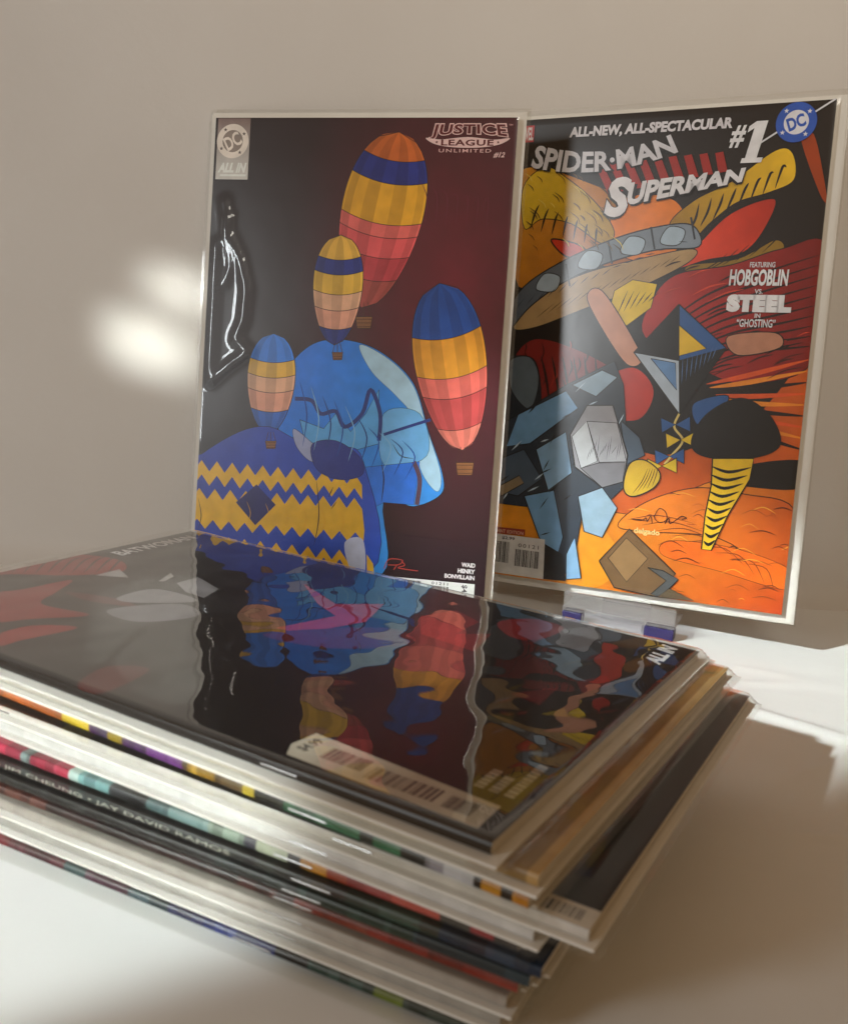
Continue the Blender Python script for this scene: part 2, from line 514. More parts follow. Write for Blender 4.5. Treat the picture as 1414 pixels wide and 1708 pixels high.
ART_BALLOONS = [
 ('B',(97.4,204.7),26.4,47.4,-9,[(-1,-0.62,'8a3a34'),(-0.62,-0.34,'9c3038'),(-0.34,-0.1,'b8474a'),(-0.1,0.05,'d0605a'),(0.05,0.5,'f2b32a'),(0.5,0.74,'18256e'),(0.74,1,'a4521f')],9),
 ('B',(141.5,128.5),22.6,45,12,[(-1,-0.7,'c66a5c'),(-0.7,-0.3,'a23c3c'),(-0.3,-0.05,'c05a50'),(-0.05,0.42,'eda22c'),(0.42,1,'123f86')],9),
 ('G','1668c8','2f8be0',(56.6,128.3),(126.4,99.5),[(53.2,128.1),(66.4,138.6),(85.1,140.1),(104.1,133.8),(121.8,118.6),(131.8,93.3),(140.9,71.3),(140.7,60),(126.3,52.3),(109.4,53.3),(110.7,13.1),(53.3,11.2),(47,114.6)],1,0.45),
 ('P','a8cbe0',[(90.3,138),(107.6,130.7),(121.9,117),(130.7,94.9),(139.9,71.2),(138.3,61.4),(128.2,73.7),(123.1,99.3),(112.3,111.6),(98,123.8)],1,0.15),
 ('P','6fb4ea',[(106.2,101.5),(126.2,102.7),(131.7,80.4),(108.1,73.9)],1,0.2),
 ('P','2060b8',[(94.7,71.3),(127.9,76.9),(126.2,53.3),(109.4,53.3),(96.4,45)],0,0.2),
 ('P','58a8e6',[(58.7,95.4),(72.8,91.3),(79.1,99.9),(88.3,90.6),(96.1,100.9),(102.7,114.3),(104.6,85.1),(80.6,77),(63,82.4)],0,0.3),
 ('S','1a2a66',[(55.2,106.8),(64.9,106.3),(70.6,99.4),(79.1,101.2),(84.7,93),(94.1,100.8),(98,114.1),(104.2,101.4),(104.5,86.7)],2.2,0),
 ('S','1a2a66',[(107,90.2),(120,95.2),(132.3,99.8)],1.6,0),
 ('S','4a3340',[(124.6,76.7),(128.6,67.2),(127.9,53.4)],2.5,0),
 ('S','1c1420',[(106.6,75.4),(108.6,65.7),(108.1,53.2)],0.7,1),
 ('S','1c1420',[(112.3,85.6),(117.1,79.4),(124.5,78.3)],0.5,1),
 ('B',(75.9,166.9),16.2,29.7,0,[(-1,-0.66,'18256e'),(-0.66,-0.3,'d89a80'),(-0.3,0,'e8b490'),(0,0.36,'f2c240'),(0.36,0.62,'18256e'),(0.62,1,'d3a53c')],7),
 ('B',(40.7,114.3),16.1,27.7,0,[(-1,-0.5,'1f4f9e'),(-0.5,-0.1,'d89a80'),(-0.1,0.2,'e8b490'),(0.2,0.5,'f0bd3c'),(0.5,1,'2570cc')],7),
 ('G','1b2f86','22409c',(-1.3,85),(67.2,69.4),[(-3.1,64.5),(3,73.4),(23.9,86.6),(41.4,90.4),(59.4,83.8),(80.3,81.9),(96.5,74.7),(102.6,12.4),(-7.8,2.2)],1,0.3),
 ('P','8088a8',[(55.5,90.2),(66.4,83.3),(75.5,76.6),(67,72.7),(57.8,80.4)],1,0.2),
 ('P','e9b92e',[(-2.3,63.2),(2,69.2),(7,63.1),(11.3,69.1),(16.2,62.9),(20.5,69),(25.4,62.8),(29.6,68.8),(34.5,62.7),(38.7,68.7),(43.5,62.6),(47.7,68.5),(52.5,62.5),(56.6,68.4),(61.5,62.4),(65.5,68.3),(70.3,62.3),(74.4,68.1),(79.2,62.1),(83.2,68),(87.9,62),(91.9,67.9),(96.6,61.9),(97.2,54),(92.4,60),(88.4,54.1),(83.7,60.1),(79.7,54.2),(74.9,60.2),(70.8,54.3),(66,60.3),(62,54.4),(57.1,60.4),(53,54.5),(48.2,60.5),(44,54.6),(39.1,60.6),(35,54.7),(30.1,60.8),(25.8,54.7),(20.9,60.9),(16.7,54.8),(11.7,61),(7.4,54.9),(2.5,61.1),(-1.9,55)],0,0),
 ('P','e9b92e',[(-3.1,50.8),(-2.9,47.1),(1.5,53.3),(6.5,47.2),(10.9,53.4),(15.9,47.4),(20.2,53.6),(25.2,47.6),(29.5,53.7),(34.5,47.7),(38.7,53.8),(43.6,47.9),(47.9,54),(52.8,48),(56.9,54.1),(61.8,48.2),(66,54.2),(70.8,48.3),(74.9,54.4),(79.8,48.5),(83.9,54.5),(88.7,48.6),(92.7,54.6),(97.5,48.8),(99.6,37),(99.4,30.4),(99.4,30.4),(94.5,35.7),(90.3,30.4),(85.5,35.7),(81.2,30.4),(76.3,35.7),(72.1,30.3),(67.2,35.7),(62.9,30.3),(57.9,35.7),(53.6,30.3),(48.6,35.7),(44.2,30.3),(39.2,35.7),(34.8,30.3),(29.8,35.7),(25.4,30.3),(20.3,35.7),(15.8,30.2),(10.7,35.7),(6.2,30.2),(1.1,35.7),(-3.4,30.2)],0,0),
 ('P','1b1f58',[(35.6,57.8),(47.6,47.2),(36.2,34.8),(24,46.8)],0,0),
 ('P','e9b92e',[(-2.9,21),(1.6,27),(6.8,20.8),(11.2,26.8),(16.4,20.6),(20.8,26.7),(25.9,20.5),(30.3,26.5),(35.4,20.3),(39.8,26.3),(44.9,20.1),(49.2,26.1),(54.2,20),(58.5,25.9),(63.5,19.8),(67.8,25.7),(72.8,19.6),(77,25.5),(81.9,19.5),(86.1,25.4),(91,19.3),(95.2,25.2),(100.1,19.2),(100.4,13.9),(95.5,19.9),(91.4,14),(86.5,20.1),(82.3,14.1),(77.3,20.2),(73.1,14.3),(68.1,20.4),(63.8,14.4),(58.8,20.5),(54.5,14.6),(49.5,20.7),(45.2,14.7),(40.1,20.9),(35.7,14.9),(30.6,21),(26.2,15),(21.1,21.2),(16.7,15.2),(11.5,21.4),(7.1,15.3),(1.9,21.6),(-2.6,15.5)],0,0),
 ('S','1c1420',[(70.4,63),(73.1,43.2),(71.3,26.3)],0.6,1),
 ('S','1c1420',[(77.9,53.6),(80.3,59.7)],0.7,1),
 ('S','1c1420',[(79.7,47.1),(82.9,51.9)],0.6,1),
 ('S','1c1420',[(1.1,47.7),(3.5,37.6),(1.8,28.9)],0.5,1),
 ('P','c9d2ee',[(88.8,29.5),(98.9,32),(101.1,13.9),(93.2,14.9)],1,0),
 ('P','f0c030',[(101.8,24),(105.6,19.3),(107.2,10.2),(102.6,11.7)],0,0),
 ('P','1c2a72',[(66.5,82),(80.1,85.2),(94.3,77.2),(96.3,67.5),(83.2,63.9),(70.1,68.9)],1,0.2),
 ('S','3a2418',[(87.5,153.1),(89.1,160.8)],0.3,0),
 ('S','3a2418',[(91.7,153.2),(91.2,160.9)],0.3,0),
 ('S','3a2418',[(95.9,153.4),(93.3,161)],0.3,0),
 ('P','6b4426',[(87,153),(96.4,153.4),(95.9,147.1),(88.3,146.8)],0,0.3),
 ('S','2a1810',[(87.6,151.7),(96,152)],0.3,0),
 ('S','2a1810',[(87.7,149.7),(96.2,150)],0.3,0),
 ('S','2a1810',[(87.8,147.6),(96.3,148)],0.3,0),
 ('S','3a2418',[(148.1,77.8),(149.8,86.1)],0.3,0),
 ('S','3a2418',[(152.5,78.1),(152,86.3)],0.3,0),
 ('S','3a2418',[(156.9,78.4),(154.1,86.4)],0.3,0),
 ('P','6b4426',[(147.7,77.8),(157.4,78.4),(156.9,71.6),(149.1,71.1)],0,0.3),
 ('S','2a1810',[(148.3,76.4),(157,77)],0.3,0),
 ('S','2a1810',[(148.4,74.2),(157.2,74.8)],0.3,0),
 ('S','2a1810',[(148.6,72),(157.3,72.6)],0.3,0),
 ('S','3a2418',[(39.8,82.3),(40.9,87.5)],0.3,0),
 ('S','3a2418',[(42.6,82.5),(42.3,87.6)],0.3,0),
 ('S','3a2418',[(45.5,82.7),(43.7,87.7)],0.3,0),
 ('P','6b4426',[(39.4,82.3),(45.8,82.7),(45.4,78.5),(40.3,78.2)],0,0.3),
 ('S','2a1810',[(39.8,81.4),(45.5,81.8)],0.3,0),
 ('S','2a1810',[(39.9,80.1),(45.6,80.5)],0.3,0),
 ('S','2a1810',[(40,78.7),(45.7,79.1)],0.3,0),
 ('S','3a2418',[(75.3,133.2),(76.4,138.3)],0.3,0),
 ('S','3a2418',[(78,133.3),(77.7,138.3)],0.3,0),
 ('S','3a2418',[(80.8,133.5),(79.1,138.4)],0.3,0),
 ('P','6b4426',[(75,133.2),(81.1,133.5),(80.8,129.4),(75.9,129.1)],0,0.3),
 ('S','2a1810',[(75.3,132.3),(80.9,132.6)],0.3,0),
 ('S','2a1810',[(75.4,131),(80.9,131.3)],0.3,0),
 ('S','2a1810',[(75.5,129.7),(81,130)],0.3,0),
 ('S','0e3d8c',[(57.4,116.6),(62.6,98.9),(61.3,80.6)],0.7,1),
 ('S','8cc8f4',[(64.1,114),(69.7,96.7),(68,79.1)],0.7,1),
 ('S','0c3070',[(71,109.2),(76.7,94.5),(74.7,77.5)],0.7,1),
 ('S','0e3d8c',[(77.7,107.2),(83.7,92.3),(81.4,76)],0.7,1),
 ('S','8cc8f4',[(84.3,104.5),(90.7,90.1),(88,74.5)],0.7,1),
 ('S','0c3070',[(91.1,99.5),(97.7,87.9),(94.6,73)],0.7,1),
 ('S','0e3d8c',[(98,93.6),(104.6,85.8),(101.1,71.4)],0.7,1),
 ('S','8cc8f4',[(104.6,91),(111.5,83.6),(107.6,69.9)],0.7,1),
 ('S','0c3070',[(111.2,88.1),(118.3,81.4),(114.1,68.4)],0.7,1),
 ('S','0e3d8c',[(117.5,87.7),(125.1,79.3),(120.6,66.9)],0.7,1),
 ('S','b98a1e',[(8,48.2),(10.6,41.6),(8.8,34)],0.35,1),
 ('S','b98a1e',[(19.3,48.1),(21.8,41.5),(20.1,33.9)],0.35,1),
 ('S','b98a1e',[(30.4,47.9),(33,41.3),(31.2,33.7)],0.35,1),
 ('S','b98a1e',[(41.5,47.8),(44,41.2),(42.3,33.6)],0.35,1),
 ('S','b98a1e',[(52.5,47.6),(55,41.1),(53.3,33.5)],0.35,1),
 ('S','b98a1e',[(63.4,47.4),(65.9,40.9),(64.2,33.4)],0.35,1),
 ('S','b98a1e',[(74.2,47.3),(76.7,40.8),(75.1,33.3)],0.35,1),
 ('S','b98a1e',[(84.9,47.1),(87.4,40.7),(85.8,33.2)],0.35,1),
 ('S','5a1a30',[(117.7,226.5),(122.3,217.2),(122.1,201.4)],0.35,1),
 ('S','5a1a30',[(123.4,224.1),(127.8,217.3),(127.6,201.5)],0.35,1),
 ('S','5a1a30',[(129.1,221.7),(133.3,217.3),(133.1,201.7)],0.35,1),
 ('S','5a1a30',[(134.8,219.2),(138.8,217.4),(138.6,201.8)],0.35,1),
 ('S','5a1a30',[(140.5,216.8),(144.3,217.5),(144.1,201.9)],0.35,1),
 ('S','5a1a30',[(146.1,214.4),(149.7,217.6),(149.6,202)],0.35,1),
 ('S','5a1a30',[(151.7,212),(155.2,217.7),(155,202.1)],0.35,1),
]
ART_KITE = [
 ('G','f09a1c','c0530f',(63.4,61.9),(136.4,-2),[(-11.7,44.7),(28.1,58.7),(81.7,50.4),(122.7,73.6),(171.2,90),(171.5,-3.7),(-8,-5.6)],0,0),
 ('P','c0530f',[(60.6,94.5),(96.1,77.7),(142.5,100.2),(168.4,132.4),(169.7,74.5),(129.7,67.9),(82.2,43.9),(49.5,60.6)],1,0.4),
 ('G','e8851a','c0530f',(78,53.4),(164,39.7),[(77.7,36.8),(91.8,51.4),(117.3,61.9),(143.1,61.2),(168.6,55.8),(169,21.4),(132.7,36.3),(96.6,35.6)],1,0.5),
 ('P','f09a1c',[(41.6,26.2),(65.7,35.6),(81.1,17.3),(68.7,0.7),(45.5,1.1)],1,0),
 ('P','d8620f',[(106.9,31.8),(139.6,32.2),(169.3,24.6),(169.1,13.5),(134.4,18.8),(104.4,23.3)],1,0.25),
 ('P','0d0a0a',[(126.5,67.6),(144.7,77),(170.6,80.8),(170.5,66.9),(142.7,65.2)],1,0),
 ('S','6b2a08',[(82.5,40.6),(99.1,45),(119.1,42.8)],0.5,1),
 ('S','6b2a08',[(90.9,38.6),(106.7,42.2),(124.7,38.9)],0.5,1),
 ('S','6b2a08',[(99.2,36.5),(114.2,39.4),(130.3,35)],0.5,1),
 ('S','6b2a08',[(107.4,34.5),(121.7,36.7),(135.8,31.2)],0.5,1),
 ('S','6b2a08',[(115.5,32.4),(129.1,33.9),(141.3,27.3)],0.5,1),
 ('S','6b2a08',[(123.6,30.4),(136.4,31.2),(146.8,23.5)],0.5,1),
 ('S','6b2a08',[(131.6,28.4),(143.8,28.5),(152.2,19.7)],0.5,1),
 ('S','6b2a08',[(139.5,26.4),(151,25.9),(157.7,15.9)],0.5,1),
 ('S','6b2a08',[(147.3,24.5),(158.2,23.2),(163,12.1)],0.5,1),
 ('G','c8871a','a35a10',(14.5,228.5),(69.9,184.5),[(2.9,222.3),(14.1,233.3),(49.7,221.9),(77.6,209.4),(95.6,191),(80.7,175.3),(39.5,180.8),(8.6,167.2)],1,0.4),
 ('P','e07a14',[(58.4,200),(70.4,215.6),(93.6,212.5),(101.8,194.2),(86.7,181.6),(66.5,184.4)],1,0.4),
 ('G','dcb822','b08a12',(7.9,222.2),(51.9,196.8),[(7.2,222.2),(19.4,232.9),(32.2,226.8),(50.5,212.5),(62,196.9),(55.8,190.6),(37.7,201.5),(20,204.6),(9.7,199.7)],1,0.5),
 ('G','dcb01e','a87f14',(138.6,233.1),(100.9,203.3),[(91.5,200.2),(103.3,212.4),(121.3,221.4),(141.4,235.9),(149.9,234.3),(151.9,221.2),(140.4,215.3),(125.4,210.9),(113.8,201.9),(102.1,191.1)],1,0.5),
 ('S','0d0a0a',[(101.6,196),(104.8,202.7),(106,210.9)],1.3,1),
 ('S','0d0a0a',[(107.7,199.1),(110.8,206.4),(112.1,213.3)],1.3,1),
 ('S','0d0a0a',[(113.8,202.2),(116.8,210),(118.1,215.7)],1.3,1),
 ('S','0d0a0a',[(119.8,205.2),(122.7,213.6),(124.1,218.1)],1.3,1),
 ('S','0d0a0a',[(125.7,208.2),(128.5,217.2),(130.1,220.4)],1.3,1),
 ('S','0d0a0a',[(131.6,211.2),(134.3,220.7),(136,222.8)],1.3,1),
 ('S','0d0a0a',[(137.4,214.2),(140.1,224.2),(141.8,225.1)],1.3,1),
 ('S','0d0a0a',[(143.2,217.1),(145.8,227.7),(147.6,227.4)],1.3,1),
 ('S','0d0a0a',[(13.3,199.1),(15.5,207.8),(17.6,212.6)],1.2,1),
 ('S','0d0a0a',[(19.8,197.5),(21.6,205.9),(23.4,210.3)],1.2,1),
 ('S','0d0a0a',[(26.3,196),(27.8,204),(29.2,208.1)],1.2,1),
 ('S','0d0a0a',[(32.8,194.4),(33.9,202.1),(34.9,205.9)],1.2,1),
 ('S','0d0a0a',[(39.1,192.9),(39.9,200.2),(40.7,203.7)],1.2,1),
 ('S','0d0a0a',[(45.5,191.4),(45.9,198.4),(46.4,201.5)],1.2,1),
 ('S','0d0a0a',[(51.8,189.9),(51.9,196.5),(52,199.3)],1.2,1),
 ('G','d83a12','b02810',(111.6,191.2),(141.3,206.4),[(96.9,177.2),(107,189.6),(122.8,205.8),(143.7,212.4),(140.6,197.5),(131,185.4),(112.6,181.5)],1,1.2),
 ('P','c03012',[(26.2,193.4),(42.1,190.4),(47.8,184.8),(35.7,183.9)],1,0.8),
 ('P','8a6a1c',[(103.2,178.8),(128.2,182.3),(145.8,191.6),(149.4,185.7),(128.8,176.3),(107,172.8)],1,0.3),
 ('S','120c08',[(106.8,174.3),(116,179.1),(123.2,185.3)],0.6,1),
 ('S','120c08',[(113.6,176.6),(122,181.6),(128.3,187.5)],0.6,1),
 ('S','120c08',[(120.4,178.9),(128,184.2),(133.4,189.7)],0.6,1),
 ('S','120c08',[(127.1,181.1),(134,186.7),(138.4,191.8)],0.6,1),
 ('S','120c08',[(133.7,183.3),(139.9,189.1),(143.4,194)],0.6,1),
 ('S','120c08',[(140.3,185.6),(145.8,191.6),(148.4,196.1)],0.6,1),
 ('P','9a3a0c',[(152.8,241.6),(159.1,242.9),(166.1,221.1),(168.5,209.4),(163.8,215.3)],1,0.4),
 ('G','b01d14','7a120e',(82.1,159.7),(163.2,168.1),[(83.8,140.8),(85.4,159.8),(97.2,174.1),(125.4,179.3),(149.3,187.2),(170.7,188.4),(170.5,132.5),(140.6,118.7),(118,123.6)],1,0.5),
 ('S','2a0606',[(93.1,147.5),(114.2,163.7),(141.3,175.1),(168.7,184.5)],1.3,1),
 ('S','2a0606',[(94.6,144.7),(116.5,160.4),(143.2,170.9),(168.6,179.5)],1.3,1),
 ('S','2a0606',[(96.2,142),(118.7,157.1),(145.2,166.7),(168.5,174.5)],1.3,1),
 ('S','2a0606',[(97.8,139.2),(120.9,153.8),(147.1,162.6),(168.5,169.4)],1.3,1),
 ('S','2a0606',[(99.3,136.5),(123.1,150.5),(149.1,158.4),(168.4,164.4)],1.3,1),
 ('S','2a0606',[(100.9,133.7),(125.3,147.2),(151,154.3),(168.3,159.3)],1.3,1),
 ('S','2a0606',[(102.5,131),(127.5,143.9),(153,150.1),(168.2,154.3)],1.3,1),
 ('S','2a0606',[(104,128.2),(129.7,140.6),(154.9,145.9),(168.2,149.2)],1.3,1),
 ('S','2a0606',[(105.6,125.5),(131.9,137.3),(156.8,141.8),(168.1,144.1)],1.3,1),
 ('S','2a0606',[(107.1,122.7),(134.1,134),(158.8,137.7),(168,139)],1.3,1),
 ('S','d5501a',[(118.6,117.4),(140.2,123.3),(168.4,132.4)],2.6,1),
 ('S','e08420',[(120.4,115.6),(140.6,119.6),(168.7,126.7)],2.6,1),
 ('S','1a0a06',[(122.1,113.9),(140.9,115.9),(168.9,120.9)],2.6,1),
 ('S','d5501a',[(123.9,112.1),(141.3,112.2),(169.2,115.2)],2.6,1),
 ('S','e08420',[(125.7,110.3),(141.6,108.6),(169.5,109.4)],2.6,1),
 ('S','1a0a06',[(127.4,108.6),(142,104.9),(169.8,103.7)],2.6,1),
 ('S','d5501a',[(129.2,106.8),(142.4,101.2),(170.1,97.9)],2.6,1),
 ('S','e08420',[(131,105.1),(142.7,97.5),(170.4,92.1)],2.6,1),
 ('S','1a0a06',[(132.7,103.3),(143.1,93.8),(170.7,86.3)],2.6,1),
 ('P','7c1712',[(8.4,124.3),(21.8,138.2),(54.2,129.9),(76,114.9),(64.1,94.8),(39.4,96.3),(16.7,111.5)],1,0.5),
 ('P','c02c14',[(59,113.9),(78.5,124.7),(91.3,112.6),(84.4,96.2),(63.8,98)],1,0.7),
 ('S','1c0605',[(19,128.2),(23.6,115.2),(26.7,98.8)],1.5,1),
 ('S','1c0605',[(25.4,128.5),(29.7,115.5),(33.1,99.2)],1.5,1),
 ('S','1c0605',[(31.8,128.8),(35.7,115.9),(39.5,99.6)],1.5,1),
 ('S','1c0605',[(38.1,129.1),(41.7,116.2),(45.8,100.1)],1.5,1),
 ('S','1c0605',[(44.4,129.4),(47.6,116.5),(52.1,100.5)],1.5,1),
 ('S','1c0605',[(50.7,129.7),(53.5,116.9),(58.4,100.9)],1.5,1),
 ('S','1c0605',[(56.9,130),(59.4,117.2),(64.5,101.3)],1.5,1),
 ('P','a98a5c',[(7.5,144.2),(19.9,161),(46.9,174.6),(80,183.1),(105,187.5),(103.1,180.4),(74.9,165.7),(48.5,155.4),(21.2,144.7)],1,0.5),
 ('S','5a4424',[(20.8,149.6),(30.8,158.1)],0.5,1),
 ('S','5a4424',[(26.7,152.1),(36.3,160.2)],0.5,1),
 ('S','5a4424',[(32.5,154.6),(41.7,162.3)],0.5,1),
 ('S','5a4424',[(38.3,157),(47.1,164.4)],0.5,1),
 ('S','5a4424',[(44,159.5),(52.4,166.4)],0.5,1),
 ('S','5a4424',[(49.7,161.9),(57.7,168.5)],0.5,1),
 ('S','5a4424',[(55.4,164.3),(63,170.5)],0.5,1),
 ('S','5a4424',[(61,166.6),(68.2,172.5)],0.5,1),
 ('S','5a4424',[(66.5,169),(73.4,174.5)],0.5,1),
 ('S','5a4424',[(72,171.3),(78.6,176.5)],0.5,1),
 ('S','5a4424',[(77.5,173.7),(83.7,178.5)],0.5,1),
 ('S','5a4424',[(82.9,176),(88.8,180.4)],0.5,1),
 ('S','5a4424',[(88.3,178.2),(93.8,182.4)],0.5,1),
 ('S','5a4424',[(93.7,180.5),(98.8,184.3)],0.5,1),
 ('G','4b545f','7c8896',(6.3,150.7),(105.3,191.1),[(2.7,150.6),(12.2,167.3),(35.8,182.3),(65.6,194.4),(91.5,200.2),(104.5,199.1),(108,188.7),(86.2,187.2),(60.1,180.5),(36.8,170.5),(16.7,156),(4.1,141.4)],1,0.7),
 ('P','9fb2c2',[(19.5,165.9),(23.8,174.4),(33.1,172.7),(30.3,164.9)],1,0.5),
 ('S','20262e',[(36.1,179.8),(39.2,167.7)],1,0),
 ('P','9fb2c2',[(43.1,178.3),(47.3,186.7),(56.3,184.9),(53.6,177.3)],1,0.5),
 ('S','20262e',[(59.1,191.9),(62.2,179.9)],1,0),
 ('P','9fb2c2',[(66.4,186),(70.3,194.2),(79.1,192.4),(76.5,184.9)],1,0.5),
 ('S','20262e',[(81.8,199.2),(84.8,187.5)],1,0),
 ('P','9fb2c2',[(87.5,190.9),(91.3,199),(99.9,197.2),(97.3,189.8)],1,0.5),
 ('S','20262e',[(102.5,203.9),(105.5,192.4)],1,0),
 ('S','2a323c',[(7.9,154.1),(12.8,160.8)],0.5,1),
 ('S','2a323c',[(14.2,156.6),(19.1,162.9)],0.5,1),
 ('S','2a323c',[(20.4,159.1),(25.3,165.1)],0.5,1),
 ('S','2a323c',[(26.6,161.5),(31.5,167.2)],0.5,1),
 ('S','2a323c',[(32.8,164),(37.6,169.2)],0.5,1),
 ('S','2a323c',[(38.9,166.4),(43.7,171.3)],0.5,1),
 ('S','2a323c',[(45,168.8),(49.8,173.4)],0.5,1),
 ('S','2a323c',[(51,171.2),(55.8,175.4)],0.5,1),
 ('S','2a323c',[(57,173.5),(61.7,177.4)],0.5,1),
 ('S','2a323c',[(62.7,177.7),(67.6,179.4)],0.5,1),
 ('S','2a323c',[(68.6,180.1),(73.5,181.4)],0.5,1),
 ('S','2a323c',[(74.4,182.4),(79.3,183.4)],0.5,1),
 ('S','2a323c',[(80.2,184.6),(85,185.3)],0.5,1),
 ('S','2a323c',[(85.9,186.9),(90.8,187.3)],0.5,1),
 ('S','2a323c',[(91.6,189.1),(96.4,189.2)],0.5,1),
 ('S','2a323c',[(97.2,191.4),(102.1,191.1)],0.5,1),
 ('P','e6c41c',[(64.8,165.5),(74.4,171.4),(87.8,169.2),(85.6,156.6),(73.2,146.7),(62.5,152.7)],0,0.4),
 ('S','221804',[(67.6,152.9),(72.2,165.7)],0.7,1),
 ('S','221804',[(70.8,154.2),(75.6,165.4)],0.7,1),
 ('S','221804',[(74.1,155.6),(78.9,165.2)],0.7,1),
 ('S','221804',[(77.3,157),(82.2,165)],0.7,1),
 ('S','221804',[(80.5,158.4),(85.6,164.8)],0.7,1),
 ('S','221804',[(83.7,159.7),(88.9,164.6)],0.7,1),
 ('S','7a3208',[(125.4,44.3),(127.8,45.6),(130.6,44.3)],0.6771837440951932,1),
 ('S','f0a83a',[(83.5,17),(86.6,18.7),(90,17.1)],0.4239399829198142,1),
 ('S','f0a83a',[(135.5,17.6),(141.6,20.7),(148.3,17.9)],0.5423407534879519,1),
 ('S','4a1c06',[(137.9,31.7),(140.4,33),(143.1,31.7)],0.6778311161237608,1),
 ('S','7a3208',[(152.4,6.9),(158.5,8.4),(164.8,7.2)],0.5289467206743566,1),
 ('S','4a1c06',[(157.1,13.2),(161.3,14.9),(165.8,13.4)],0.41528142819119396,1),
 ('S','7a3208',[(118,46.2),(120.9,48),(124.2,46.2)],0.4850678969214878,1),
 ('S','f0a83a',[(164.4,33.9),(169.2,36.4),(174.5,34)],0.569511524425666,1),
 ('S','4a1c06',[(88.6,0.4),(93.9,2.8),(99.5,0.7)],0.4423323018429408,1),
 ('S','f0a83a',[(143,43.5),(147.5,45.8),(152.3,43.5)],0.3246440968160703,1),
 ('S','a8480c',[(101.9,11.4),(107,14),(112.5,11.7)],0.673832300834476,1),
 ('S','7a3208',[(103.2,57.4),(106.8,57.9),(110.6,57.4)],0.681895039336938,1),
 ('S','f0a83a',[(145.7,4.9),(147.4,5.9),(149.1,5)],0.36116385094892806,1),
 ('S','7a3208',[(138.3,10),(144.6,12.8),(151.2,10.3)],0.3765660819234957,1),
 ('S','a8480c',[(116.8,52),(120.5,53.6),(124.4,52)],0.3037585865358258,1),
 ('S','f0a83a',[(82.6,46.5),(88.8,47.6),(95.3,46.6)],0.5285823020252651,1),
 ('S','7a3208',[(116.8,47.6),(123.4,50.8),(130.5,47.7)],0.3221082500729603,1),
 ('S','7a3208',[(96.2,16.2),(98.7,17.1),(101.4,16.4)],0.5330660290988047,1),
 ('S','f0a83a',[(105.8,57.1),(112.1,58.7),(118.7,57)],0.46372849241379543,1),
 ('S','4a1c06',[(163.4,36.3),(166.1,37.3),(169.1,36.3)],0.38762460178500696,1),
 ('S','a8480c',[(119.6,20.9),(123.6,22.3),(127.8,21)],0.3126601428890406,1),
 ('S','a8480c',[(101.2,43.9),(104,45),(107,43.9)],0.40467489702016635,1),
 ('S','7a3208',[(110.9,4.7),(114.4,5),(117.9,4.9)],0.4611848263822651,1),
 ('S','7a3208',[(157.5,25),(163.1,27.1),(169.2,25.2)],0.3371634466353284,1),
 ('S','a8480c',[(101,4.5),(107.7,7.3),(114.9,4.9)],0.5627635999656588,1),
 ('S','a8480c',[(149.2,24.7),(155.1,26.6),(161.3,24.9)],0.5743839407000075,1),
 ('S','7a3208',[(106.2,2.1),(113.3,4),(120.7,2.5)],0.41203237760595623,1),
 ('S','a8480c',[(132.5,50.2),(136.2,51),(140.1,50.2)],0.4077766229724583,1),
 ('S','4a1c06',[(155.1,11.6),(160.3,13.4),(165.8,11.9)],0.5985978227964821,1),
 ('S','a8480c',[(157,51.1),(158.5,52.5),(160.2,51.1)],0.6505694337407918,1),
 ('S','a8480c',[(92.3,7.4),(98.5,9.6),(105,7.8)],0.6514829872577151,1),
 ('S','4a1c06',[(99.1,16.9),(102.6,17.4),(106.3,17.1)],0.4758569330763621,1),
 ('S','f0a83a',[(88.5,14.1),(90.8,14.8),(93.2,14.3)],0.3555046857636459,1),
 ('S','7a3208',[(113.5,12.7),(117.9,14.7),(122.8,12.9)],0.438765048466806,1),
 ('S','a8480c',[(89.6,-2.4),(93.9,-1.4),(98.4,-2.2)],0.42446774956175864,1),
 ('S','7a3208',[(100.8,28.7),(107.8,32),(115.4,28.9)],0.6663021582989743,1),
 ('S','4a1c06',[(147.5,41.2),(154.4,43),(161.6,41.3)],0.6106344951517563,1),
 ('S','f0a83a',[(88.4,2.4),(91.3,2.6),(94.2,2.6)],0.4914710742904676,1),
 ('S','a8480c',[(91.1,23.1),(94.9,25.1),(98.9,23.2)],0.3597227851347768,1),
 ('S','7a3208',[(122.2,40.2),(126.8,41.4),(131.6,40.2)],0.30222484960587115,1),
 ('S','4a1c06',[(107.9,25.8),(112.2,27.4),(116.8,26)],0.5082858361167942,1),
 ('S','a8480c',[(114.9,42.2),(117.9,42.2),(120.8,42.2)],0.550680223112382,1),
 ('S','4a1c06',[(138.9,25.5),(142.2,26.1),(145.6,25.6)],0.5273356416989874,1),
 ('S','4a1c06',[(159.5,34.1),(163.3,35.7),(167.4,34.2)],0.4006784909100596,1),
 ('S','4a1c06',[(134.5,1.8),(137.8,3.9),(141.6,2.1)],0.3575753083091601,1),
 ('S','f0a83a',[(147.2,52.5),(153.5,55.3),(160.2,52.5)],0.6175579766942287,1),
 ('S','a8480c',[(140.4,8.9),(142.3,10),(144.4,9)],0.44875743784508854,1),
 ('S','7a3208',[(97.9,3.5),(103,4.8),(108.4,3.8)],0.6229000533011427,1),
 ('S','4a1c06',[(158.7,54.8),(163.3,56.1),(168.2,54.8)],0.6970068572101342,1),
 ('S','a8480c',[(89.6,-0.3),(96.9,2.1),(104.6,0.2)],0.5701586064288799,1),
 ('S','f0a83a',[(144.6,25.6),(150.6,27.2),(156.9,25.9)],0.5751037311736089,1),
 ('S','a8480c',[(153.4,49.6),(157.5,51.4),(161.9,49.6)],0.3921474419405254,1),
